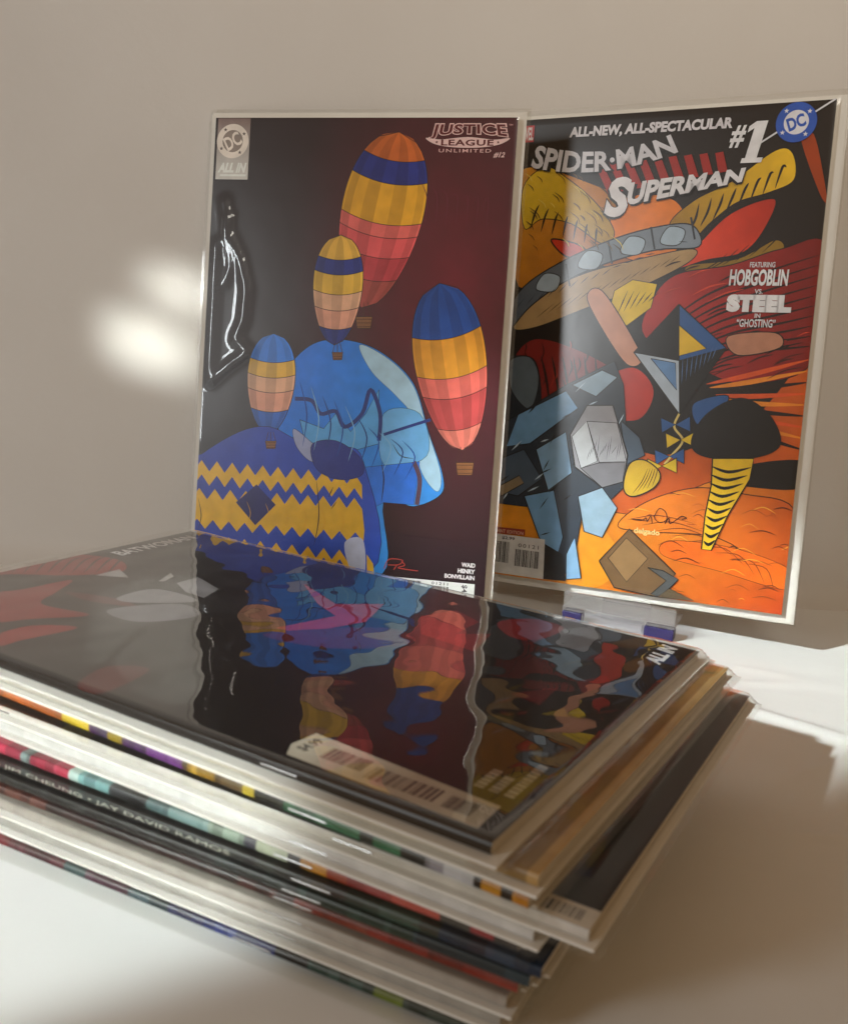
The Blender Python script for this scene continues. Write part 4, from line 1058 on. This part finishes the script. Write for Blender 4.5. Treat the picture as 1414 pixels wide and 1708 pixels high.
# ------------------------------------------------------------------ setting
def axis(a, b_, lo, hi, fine, coarse):
    out, p = [], a
    while p < b_ - 1e-6:
        out.append(p)
        p += fine if lo <= p < hi else coarse
    return out + [b_]


def sheet(name, fn, xs, ys, mat):
    nx = len(xs)
    v = [fn(x, y) for y in ys for x in xs]
    f = [(j * nx + i, j * nx + i + 1, (j + 1) * nx + i + 1, (j + 1) * nx + i) for j in range(len(ys) - 1) for i in range(nx - 1)]
    o = link(name, v, f, mat, smooth=True)
    o['kind'] = 'structure'
    return o


def paper_z(x, y):
    # shallow folds of the paper laid on the table; flat under the stack and the displays
    w = (0.5 + 0.5 * math.tanh((x - 0.135) * 60)) * (0.5 - 0.5 * math.tanh((y - 0.475 + 0.25 * max(0.0, x - 0.2)) * 90))
    a = noise.noise(Vector((x * 10 + y * 5, y * 13, 0.3)))
    z = 0.0011 * a
    for (s, k, ph) in ((0.0016, 1.0, 0.0), (0.0009, 1.9, 5.2)):
        q = noise.noise(Vector((x * 5 * k - y * 4 * k + 3 + ph, x * 3 * k + y * 9 * k, 1.7 + ph)))
        z += s * math.exp(-(q / 0.05) ** 2)
    return w * z - 0.0006 * w


def wall_y(x):
    return 0.5875 + 0.05 * (x - 0.04)


def table_pt(x, y):
    return (x, y, paper_z(x, y))


def wall_pt(x, z):
    # the wall curves out a little where the paper runs up to it
    e = max(0.0, 0.016 - z) / 0.016
    return (x, wall_y(x) - 0.010 * e * e + 0.0006 * noise.noise(Vector((x * 5, z * 5, 4.0))), z)


sheet('tabletop', table_pt, axis(-1.2, 1.2, 0.08, 0.36, 0.0025, 0.02), axis(-0.6, 0.70, 0.16, 0.54, 0.0025, 0.02), 'paper')
sheet('wall', wall_pt, axis(-1.2, 1.2, 2, 2, 0.04, 0.04), axis(-0.004, 1.5, -0.01, 0.04, 0.002, 0.02), 'wall')


# ------------------------------------------------------------------ bagged comics
def frame_matrix(o, w, u):
    n_ = w.cross(u)
    mm = Matrix((w, u, n_)).transposed().to_4x4()
    mm.translation = o
    return mm


def seg_dist(p, a, b_):
    ax, ay, bx, by = a[0], a[1], b_[0], b_[1]
    dx, dy = bx - ax, by - ay
    t = max(0.0, min(1.0, ((p[0] - ax) * dx + (p[1] - ay) * dy) / (dx * dx + dy * dy + 1e-9)))
    return math.hypot(p[0] - ax - dx * t, p[1] - ay - dy * t)


def bagged_comic(mat4, W, H, T, spine, label, art=None, group=None, sleeve='sleeve', wave=0.0, wscale=30.0, ridges=(), seed=0,
                 nx=20, ny=30, bag=(6, 6, 6, 9), board=(3, 3, 3, 5), gain=1.0, board_on_top=False, foil=None, spine_text=None):
    """W, H, T in millimetres; local x across the cover, y up the cover, z out of the cover"""
    rnd = random.Random(seed)
    root = bpy.data.objects.new('bagged_comic', None)
    col.objects.link(root)
    root.matrix_world = mat4
    root['label'] = label
    root['category'] = 'comic book'
    if group:
        root['group'] = group
    k = 0.001
    zb0, zb1 = (0.15, 0.85) if not board_on_top else (T - 0.85, T - 0.15)
    c0, c1 = (0.95, T) if not board_on_top else (0.15, T - 0.95)
    v, f = [], []
    box(-board[0] * k, (W + board[1]) * k, -board[2] * k, (H + board[3]) * k, zb0 * k, zb1 * k, v, f)
    link('backing_board', v, f, 'board', root)
    v, f = [], []
    box(0.7 * k, (W - 0.6) * k, 0.5 * k, (H - 0.5) * k, (c0 + 0.28) * k, (c1 - 0.28) * k, v, f)
    link('pages', v, f, 'pages', root)
    # cover: one folded sheet, front, rounded spine, back
    hh = (c1 - c0) / 2
    arc = [(min(0.9, hh) * (1 - math.sin(math.pi * i / 6)), (c0 + c1) / 2 - hh * math.cos(math.pi * i / 6)) for i in range(7)]
    outer = [(W, c0)] + arc + [(W, c1)]
    inner = [(W, c0 + 0.25)] + [(x + 0.25, min(c1 - 0.25, max(c0 + 0.25, z))) for x, z in arc] + [(W, c1 - 0.25)]
    prof = outer + inner[::-1]
    n_ = len(prof)
    v, f, cc = [], [], []
    ys = [s[0] for s in spine] + [H]
    fine = []
    for si, (ya, hx) in enumerate(spine):
        ye = spine[si + 1][0] if si + 1 < len(spine) else H
        p = ya
        while p < ye - 0.3:
            ch = [int(hx[q:q + 2], 16) for q in (0, 2, 4)]
            amp = 0.05 if min(ch) > 140 else 0.35
            t = rnd.uniform(-amp, amp)
            fine.append((p, mixc(hx, '000000' if t < 0 else 'ffffff', abs(t) * (0.7 if t < 0 else 0.35)) if group and not art else hx))
            p += rnd.uniform(1.2, 7.0) if group and not art else 1e9
    spine = fine
    ys = [s[0] for s in spine] + [H]
    for si, (ya, hx) in enumerate(spine):
        yb = ys[si + 1]
        i0 = len(v)
        v += [(x * k, ya * k, z * k) for x, z in prof] + [(x * k, yb * k, z * k) for x, z in prof]
        cl = lin(hx, gain)
        paper = lin('d8d4ca')
        for i in range(n_):
            j = (i + 1) % n_
            f.append((i0 + i, i0 + j, i0 + n_ + j, i0 + n_ + i))
            cc.append(cl if i < len(outer) - 1 else paper)
        if si == 0:
            for i in range(len(outer) - 1):
                f.append((i0 + i + 1, i0 + i, i0 + n_ - 1 - i, i0 + n_ - 2 - i))
                cc.append(paper)
        if si == len(spine) - 1:
            for i in range(len(outer) - 1):
                f.append((i0 + n_ + i, i0 + n_ + i + 1, i0 + n_ + n_ - 2 - i, i0 + n_ + n_ - 1 - i))
                cc.append(paper)
    cov = link('cover', v, f, 'ink', root, colors=cc)
    for sy in (H * 0.24, H * 0.76):
        o = bevelled('staple', -0.35 * k, 0.15 * k, (sy - 6) * k, (sy + 6) * k, ((c0 + c1) / 2 - 0.25) * k, ((c0 + c1) / 2 + 0.25) * k, 'steel', cov, 0.00012)
    if art:
        art.build('cover_print', root, c1 + 0.01)
    if spine_text:
        sp = Print(400, 400, 1.0)
        sp.text(spine_text, 'c9c9bd', 0, 0, 118, hh * 1.05, 0.0)
        vs = [(-0.12 * k, (206 - x) * k, ((c0 + c1) / 2 - hh * 0.55 + y) * k) for x, y, z in sp.v]
        link('spine_lettering', vs, sp.f, 'ink', root, colors=sp.c)
    # sleeve
    x0, x1, y0, y1 = -bag[0], W + bag[1], -bag[2], H + bag[3]
    zt = T + (1.4 if art else 0.5)

    def front(x, y):
        e = min(x - x0, x1 - x, y - y0, y1 - y)
        s = max(0.0, min(1.0, e / 5.6))
        s = s * s * (3 - 2 * s)
        z = 0.25 + (zt - 0.25) * s
        if wave:
            q = Vector((x / wscale + seed * 7.1, y / wscale, seed * 1.3))
            z += s * wave * (noise.noise(q) + 0.35 * noise.noise(q * 2.3) + 0.6 * noise.noise(Vector((x / 90 + seed, y / 18.0, 2.0))))
        for path, hgt, wid in ridges:
            d = min(seg_dist((x, y), path[i], path[i + 1]) for i in range(len(path) - 1))
            if d < wid * 3:
                z += hgt * math.exp(-(d / wid) ** 2)
        # crimped seam
        if s < 0.35:
            z += 0.3 * noise.noise(Vector((x / 5, y / 5, seed + 9.0)))
        return z

    def grid_axis(a, b_, cnt):
        core = [a + 5.6 + (b_ - a - 11.2) * i / cnt for i in range(cnt + 1)]
        return [a, a + 1.1, a + 2.2, a + 3.3, a + 4.4] + core + [b_ - 4.4, b_ - 3.3, b_ - 2.2, b_ - 1.1, b_]
    gx, gy = grid_axis(x0, x1, nx), grid_axis(y0, y1, ny)
    v = [(x * k, y * k, front(x, y) * k) for y in gy for x in gx]
    nxx = len(gx)
    f = [(j * nxx + i, j * nxx + i + 1, (j + 1) * nxx + i + 1, (j + 1) * nxx + i) for j in range(len(gy) - 1) for i in range(nxx - 1)]
    i0 = len(v)
    v += [(x0 * k, y0 * k, 0.02 * k), (x1 * k, y0 * k, 0.02 * k), (x1 * k, y1 * k, 0.02 * k), (x0 * k, y1 * k, 0.02 * k)]
    f.append((i0 + 3, i0 + 2, i0 + 1, i0))
    link('sleeve', v, f, sleeve, root, smooth=True)
    return root


# ---- print of the maroon cover
art1 = Print(168, 259, 1.75)


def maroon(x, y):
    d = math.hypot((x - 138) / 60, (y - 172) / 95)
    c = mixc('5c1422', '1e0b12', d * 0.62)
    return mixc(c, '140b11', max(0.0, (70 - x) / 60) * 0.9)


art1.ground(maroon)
art1.draw(ART_BALLOONS)
art1.grad('6b5a56', 'a9a8a4', (10, 258), (10, 226), [(1.5, 225.5), (20.5, 225.5), (20.5, 258.6), (1.5, 258.6)])
art1.disc('d6cdc4', 10.6, 246.3, 9.3)
art1.disc('6f655e', 10.6, 246.3, 6.0)
art1.text('DC', 'd6cdc4', 5.8, 242.4, 15.4, 250.2, 0.03, 0, None, 0.5)
for a in (0.55, 2.2, 3.7, 5.35):
    art1.star('4a423e', 10.6 + 7.6 * math.cos(a), 246.3 + 7.6 * math.sin(a), 1.2)
art1.text('ALL IN', 'eef2ee', 2.6, 229.2, 19.6, 234.6, 0.05, 0.3)
art1.poly('e4e8e4', [(4, 227.2), (19.2, 227.2), (19.4, 228.3), (4.2, 228.3)])


def arch(x0, x1, ya, yb, k):
    return lambda t, q: (x0 + (x1 - x0) * t + (t - .5) * (.5 - q) * 4, ya + (yb - ya) * q + (1 - q) * k * 4 * t * (1 - t))


art1.text('JUSTICE', 'd9b6b4', 121.6, 246.9, 163, 256, 0.075, 0, arch(121.6, 163.2, 246.6, 256.1, 2.0), 0, 1.06)
art1.text('JUSTICE', '4a0f16', 122, 247.3, 162.6, 255.6, 0.028, 0, arch(122.3, 162.5, 247.2, 255.5, 2.0), 0, 1.06)
art1.poly('dcbcba', [(119.6, 248.4), (124, 245.4), (132, 243.8), (142, 243.3), (152, 243.8), (160, 245.4), (164.4, 248.4), (156, 247.6), (142, 248.9), (128, 247.6)], 1)
art1.text('LEAGUE', '4a0f16', 128, 244.4, 156, 247.6, 0.03, 0, None, 0, 1.1)
art1.star('4a0f16', 125.6, 246.2, 0.9)
art1.star('4a0f16', 158.4, 246.2, 0.9)
art1.text('UNLIMITED', 'cfa5a4', 127, 240.9, 155, 242.7, 0.01, 0, None, 0, 1.25)
art1.text('#12', 'd9b6b4', 156.3, 238.2, 162.4, 241.2, 0.03, 0.3)
art1.text('TM', 'b98c8c', 163.4, 254.6, 165.4, 255.6, 0.0)
for i, s in enumerate(('WAID', 'HENRY', 'BONVILLAIN')):
    wd = (7.6, 9.4, 16.4)[i]
    art1.text(s, 'e8e4e4', 162.2 - wd, 22.0 - i * 3.4, 162.2, 24.4 - i * 3.4, 0.05)
for p in ([(112, 17), (114.5, 22.5), (122, 22.6), (120, 20), (114, 19.4)], [(117.5, 17), (119, 19.5)], [(121.5, 22), (123.5, 20), (120, 18.2), (131, 17.6)]):
    art1.line('a03a30', p, 0.45, 0)
art1.poly('d9dad8', [(110.6, 1.2), (162.6, 1.2), (162.6, 13.2), (110.6, 13.2)])
art1.barcode(114, 3.5, 133.5, 12.2, 5)
art1.barcode(136.5, 3.5, 148.5, 10.4, 6)
art1.text('01211', '38343a', 139, 11.0, 148, 12.6, 0.01, 0, None, 0, 1.3)
art1.text('$4.99', '38343a', 152.5, 6.2, 161.5, 9.4, 0.02, 0, None, -math.pi / 2)

# ---- print of the orange and black cover
art2 = Print(168, 259, 1.2)
art2.ground(lambda x, y: mixc('0e0b0b', '1a100c', y / 259), 6, 8)
art2.draw(ART_KITE)
art2.poly('b0221c', [(0.5, 246.6), (11.8, 246.6), (11.8, 255.6), (0.5, 255.6)])
art2.text('MARVEL', 'd8d0d0', 0.9, 247.6, 11.4, 254.6, 0.03)
art2.text('ALL-NEW, ALL-SPECTACULAR', 'cfccd2', 32.4, 246.9, 119.4, 253.4, 0.05, 0.08)
for i in range(9):
    art2.poly('9c1f16', [(57 + i * 7.2, 217 + i * 1.1), (61.5 + i * 7.2, 217.6 + i * 1.1), (52 + i * 8, 234 + i * 0.3), (48 + i * 8, 233.4 + i * 0.3)])


def spid(t, q):
    base = 232.8 - 9 * t * (1 - t) * 2.2 + 4.4 * t * t
    hgt = 12.4 - 3.0 * t
    return (12.5 + 78 * t + (q - .5) * (3.0 - 8 * t), base + q * hgt)


art2.text('SPIDER·MAN', '0b0909', 12, 230, 91, 246, 0.09, 0, lambda t, q: (spid(t, q)[0] + .6, spid(t, q)[1] - .8))
art2.text('SPIDER·MAN', 'c9c8cf', 12, 230, 91, 246, 0.035, 0, spid)


def sup(t, q):
    lo, hi = 210.4 + 10.4 * t, 222.6 + 5.4 * t
    return (67.2 + 59.4 * t + q * 1.6, lo + (hi - lo) * q)


art2.text('S', '0b0909', 55, 203.4, 69.6, 225.6, 0.08, 0.15)
art2.text('UPERMAN', '0b0909', 67, 210, 126, 227, 0.09, 0, lambda t, q: (sup(t, q)[0] + .4, sup(t, q)[1] - 1.0))
art2.text('S', 'd6d5da', 55.6, 204.6, 69.4, 225.8, 0.05, 0.15)
art2.text('UPERMAN', 'd6d5da', 67, 210, 126, 227, 0.045, 0, sup)
art2.line('cfd0d6', [(128, 236), (143, 245.5)], 0.9, 0)
art2.line('cfd0d6', [(158, 253), (167.6, 259)], 0.9, 0)
art2.disc('2b55b0', 150.2, 248.9, 9.7)
art2.disc('d8d8de', 150.2, 248.9, 5.9)
art2.text('DC', '2b55b0', 145.9, 245.6, 154.5, 252.2, 0.04, 0, None, 0.35)
for a in (0.7, 2.3, 3.8, 5.4):
    art2.star('d8d8de', 150.2 + 7.7 * math.cos(a), 248.9 + 7.7 * math.sin(a), 1.3)
art2.text('#', 'dcdce0', 118.6, 238.0, 126.6, 249, 0.03, 0.25)
art2.text('1', 'dcdce0', 126.6, 230.2, 136.8, 250.6, 0.08, 0.25)
art2.poly('dcdce0', [(125.0, 230.2), (135.2, 230.2), (135.8, 232.6), (125.6, 232.6)])
art2.poly('dcdce0', [(127.2, 245.2), (131, 247.6), (131, 250.4), (127.8, 248.2)])
art2.text('FEATURING', 'cfcfd4', 134.8, 177.9, 147.2, 180.6, 0.02)
art2.text('HOBGOBLIN', 'dcdce0', 125.2, 168.6, 154.2, 177.0, 0.035, 0.06)
art2.text('VS.', 'cfcfd4', 138.4, 164.6, 142.4, 167.0, 0.02)
art2.text('STEEL', 'e4e4e8', 125.0, 155.2, 157.0, 164.2, 0.09)
art2.text('IN', 'cfcfd4', 139.6, 152.4, 142.4, 154.6, 0.02)
art2.text('“GHOSTING”', 'cfcfd4', 131.0, 147.6, 150.2, 151.8, 0.02)
art2.text('delgado', 'f0d088', 87.2, 33.2, 101.4, 37.2, 0.03)
art2.poly('8c2a1a', [(0, 24), (24, 25), (24, 28.5), (0, 28)])
art2.text('VARIANT EDITION', 'd8b090', 1, 25.1, 23, 27.1, 0.01)
art2.poly('c9c7c4', [(0, 1.0), (37.2, 1.0), (36.4, 24.2), (0, 24.2)])
art2.text('$2.99', '4a464a', 10, 21.2, 18, 23.2, 0.03)
art2.barcode(1.5, 7.5, 15.5, 20, 8)
art2.barcode(19, 6.5, 33.5, 16.5, 9)
art2.text('00121', '4a464a', 20.5, 17.8, 33, 20, 0.01, 0, None, 0, 1.3)

# ---- print of the black cover on top of the stack
art3 = Print(168, 259, 0.55)
art3.ground(lambda x, y: mixc('0c0a0d', '141116', y / 259), 6, 8)
art3.draw(ART_RIBBONS)
art3.text('BATWOMAN', lin('dedada'), 112, 245.5, 160, 253.5, 0.03)
art3.text('ALL IN', lin('f0f0f0'), 142.5, 7.2, 165.8, 13.6, 0.05, 0.3)
art3.poly(lin('c9c0ae'), [(3.6, 5.6), (16.2, 5.9), (20.6, 65.8), (11, 67)])
art3.poly(lin('c9c0ae'), [(3.6, 5.6), (11, 67), (5.2, 64)])
art3.barcode(7.0, 10, 13.6, 18, 10, True, '4a423e')
art3.barcode(7.4, 20.5, 14.4, 41, 11, True, '5a504a')
art3.barcode(9.4, 43.5, 16.2, 56.5, 12, True, '5a504a')
art3.text('$4.99', '5a544e', 9.6, 60.4, 17.6, 64.4, 0.02, 0, None, -0.1)
rb = random.Random(3)
for i in range(3):
    x = 21.6
    while x < (33, 31, 43)[i]:
        w = rb.uniform(1.0, 2.2)
        art3.poly(lin('a8a29a'), [(x, 16.6 - i * 4.3), (x + w, 16.6 - i * 4.3), (x + w, 13.8 - i * 4.3), (x, 13.8 - i * 4.3)])
        x += w + 0.5

# ---- the two comics on display
T1 = 4.6
w1 = Vector((math.cos(-0.2007), math.sin(-0.2007), 0))
n1 = Vector((-math.sin(-0.2007), math.cos(-0.2007), 0))
uu = Vector((0, 0, 1)) * math.cos(0.1364) + n1 * math.sin(0.1364)
w1, uu = w1 * math.cos(0.0299) + uu * math.sin(0.0299), uu * math.cos(0.0299) - w1 * math.sin(0.0299)
front1 = w1.cross(uu)
glint = [[(8, 213), (11, 196), (19, 182), (24, 165), (23, 148), (19, 138), (27, 131), (16, 123), (6, 114), (5, 126), (5, 150), (5, 190)],
         [(12, 205), (9, 193), (14, 178), (11, 168)]]
bagged_comic(frame_matrix(Vector((-0.1294, 0.5371, 0.0060)) - front1 * T1 * 0.001, w1, uu), 168, 259, T1, [(0, '1c1119')],
             'sleeved comic with maroon cover and yellow zigzag band, standing beside the orange cover', art1,
             'comics standing upright against the wall', 'sleeve', 0.12, 26, [(glint[0], 2.0, 2.7), (glint[1], 1.4, 2.0)], 1, 84, 130,
             (6, 6, 6, 6), (4, 4, 3, 4))
T2 = 4.6
w2 = Vector((math.cos(-0.4456), math.sin(-0.4456), 0))
n2 = Vector((-math.sin(-0.4456), math.cos(-0.4456), 0))
uv = Vector((0, 0, 1)) * math.cos(0.0736) + n2 * math.sin(0.0736)
w2, uv = w2 * math.cos(0.0432) + uv * math.sin(0.0432), uv * math.cos(0.0432) - w2 * math.sin(0.0432)
front2 = w2.cross(uv)
bagged_comic(frame_matrix(Vector((0.0383, 0.5635, 0.0159)) - front2 * T2 * 0.001, w2, uv), 168, 259, T2, [(0, '0d0a0a')],
             'sleeved comic with orange and black cover, held by the clear acrylic stand', art2,
             'comics standing upright against the wall', 'sleeve_soft', 0.10, 34, (), 2, 40, 60, (6, 7, 6, 6), (4, 6, 5, 3))

# ---- acrylic display stand
stand = bpy.data.objects.new('display_stand', None)
col.objects.link(stand)
stand.location = (0.1115, 0.5195, 0.0)
stand.rotation_euler = (0, 0, -0.40)
stand['label'] = 'clear acrylic display stand with violet ends under the orange cover'
stand['category'] = 'stand'
k = 0.001
bevelled('bar', -20 * k, 14 * k, -4 * k, 4 * k, 0, 6.0 * k, 'acrylic', stand, 0.0006)
for x in (-31, 15):
    bevelled('foot', x * k + (0 if x < 0 else 0), (x + 11 if x < 0 else x + 16) * k, -4.2 * k, 4 * k, 0, 6.6 * k, 'violet', stand, 0.0006)
bevelled('ledge', -31.5 * k, 31.5 * k, -4.4 * k, 24 * k, 6.8 * k, 8.8 * k, 'acrylic', stand, 0.0006)
bevelled('lip', -31 * k, 31 * k, -4.2 * k, -2.2 * k, 9.0 * k, 18.0 * k, 'acrylic', stand, 0.0006)
v, f = [], []
pr = [(20, 9), (22.5, 9), (30, 95), (27.5, 95)]
for x in (-14, 14):
    v += [(x * k, y * k, z * k) for y, z in pr]
f = [(0, 1, 2, 3), (7, 6, 5, 4)] + [(i, 4 + i, 4 + (i + 1) % 4, (i + 1) % 4) for i in range(4)]
link('back_rest', v, f, 'acrylic', stand)

# ---- the stack of sleeved comics lying on the table
G = 'sleeved comics piled on the table'
# from the table up: corner x, corner y, turn, thickness, spine colours, label
STACK = [
    (0.0212, 0.1933, 1.129, 3.6, [(0, '20302a'), (18, '6a7a2a'), (26, '1c3a34'), (45, '14181c'), (55, '26306a'), (78, '2a2a4a'), (90, '2a3a3e'), (104, '402430'), (120, '283c3c'), (128, '4a1c24'), (150, '7a2028')],
     'sleeved comic with dark mixed-colour spine, lowest in the stack on the white table', {}),
    (0.0276, 0.1928, 1.124, 4.0, [(0, 'a8a49e')], 'white-edged sleeved comic lying on the lowest comic of the stack', {}),
    (0.0287, 0.1937, 1.122, 4.2, [(0, 'b0a8a0')], 'white-edged sleeved comic lying under the comic with copper-red spine', {}),
    (0.0311, 0.1937, 1.121, 3.8, [(0, '8a1f14'), (40, '7a2414'), (62, '3a1410'), (80, '241010'), (150, '4a1c14')],
     'sleeved comic with copper-red spine above the white-edged comics', {}),
    (0.0331, 0.1908, 1.111, 4.0, [(0, '14303e'), (30, '123028'), (64, '0c1414'), (90, '0a0a0c')], 'sleeved comic with black and teal spine above the copper-red one', {}),
    (0.0352, 0.1887, 1.100, 4.0, [(0, '142a44'), (26, '163a30'), (52, '0c1210'), (78, '0a0a0c'), (205, '15142c')],
     'sleeved comic with navy spine lettered with small pale names', {'spine_text': 'JEPH LOEB • JIM CHEUNG • JAY DAVID RAMOS'}),
    (0.0299, 0.1927, 1.100, 4.1, [(0, '2a2426'), (6, 'c02838'), (12, '2c2a26'), (20, 'b03020'), (34, '8c1c1c'), (46, 'c84a20'), (52, 'e09a24'), (60, '0e0c0c'), (64, 'a8b098'), (74, '3a3844'),
                                  (78, '8a9c8c'), (90, '6a8684'), (104, '5a7476'), (112, '16181a'), (126, '7aa8a8'), (138, 'b8d0c8'), (142, 'a82c44'), (158, '7a8c8a'), (162, 'b83650')],
     'sleeved comic with pink, teal and red spine below the white-covered comic', {}),
    (0.0326, 0.1906, 1.067, 4.0, [(0, 'd4d2d0'), (60, 'e0dfdc'), (170, 'dcdcd8')], 'sleeved comic with white ink-lined cover in the middle of the stack', {}),
    (0.0440, 0.1862, 1.066, 4.1, [(0, 'd2ccc4'), (12, 'd8d4cc')], 'sleeved comic with black front cover jutting out furthest from the stack', {}),
    (0.0306, 0.1903, 1.036, 4.2, [(0, 'b5740f'), (4, '1a1008'), (7, 'c08414'), (12, '1a1008'), (14, 'c0c0c4'), (22, '8c8890'), (27, '141414'), (34, '2f6a48'), (42, '141c18'), (46, '2f6a48'), (70, '0e1210'),
                                  (80, 'b8a020'), (84, '4a3210'), (94, 'c09020'), (104, '3a2408'), (106, '6a2a80'), (120, '4a205c'), (130, 'd0b020'), (136, '2c1440'), (140, '4a205c'), (144, 'e0c024'), (156, 'c8641a')],
     'sleeved comic with orange, yellow, purple and green spine below the cream board', {}),
    (0.0326, 0.1922, 1.042, 4.3, [(0, 'b8935c'), (18, 'd8cdb4'), (100, 'ded8c8')], 'cream-edged sleeved comic directly under the topmost comic', {'board': (2.5, 3, 1, 5), 'bag': (5, 6, 4, 8), 'sleeve': 'sleeve_stack'}),
    (0.0206, 0.2026, 1.0371, 4.3, [(0, '0d0b0e')], 'black-covered sleeved comic with red ribbons and barcode, topmost on the stack', {}),
]
z = 0.0004
total = sum(s[3] + 0.02 for s in STACK)
for i, (bx, by, turn, T, spine, label, opt) in enumerate(STACK):
    top = i == len(STACK) - 1
    a = Vector((math.cos(turn), math.sin(turn), 0))
    b2 = Vector((-math.sin(turn), math.cos(turn), 0))
    kw = dict(group=G, sleeve='sleeve_stack', seed=20 + i, nx=10, ny=16, bag=(4, 5, 4, 7), board=(1.5, 3, 2, 4) if i in (1, 2, 7, 8) else (-3, 2, 1, 3))
    kw.update(opt)
    if not top:
        bx, by = bx + (a.x + b2.x) * 0.004, by + (a.y + b2.y) * 0.004
    if top:
        kw.update(art=art3, sleeve='sleeve_top', wave=0.30, wscale=24, nx=110, ny=170, bag=(5, 5, 5, 9), board=(3, 3, 3, 5))
    if i == 8:
        a8 = Print(168, 259, 1.0)
        a8.ground(lambda x, y: '08080a', 2, 2)
        a8.poly('d0c8bc', [(0, 0), (8, 0), (8, 60), (0, 60)])
        a8.barcode(2, 3, 6.5, 24, 31, True)
        kw.update(art=a8)
    bagged_comic(frame_matrix(Vector((bx, by, z)), a, b2), 168, 259, T, spine, label, **kw)
    z += (T + 0.02) * 0.001
print('stack top', z)
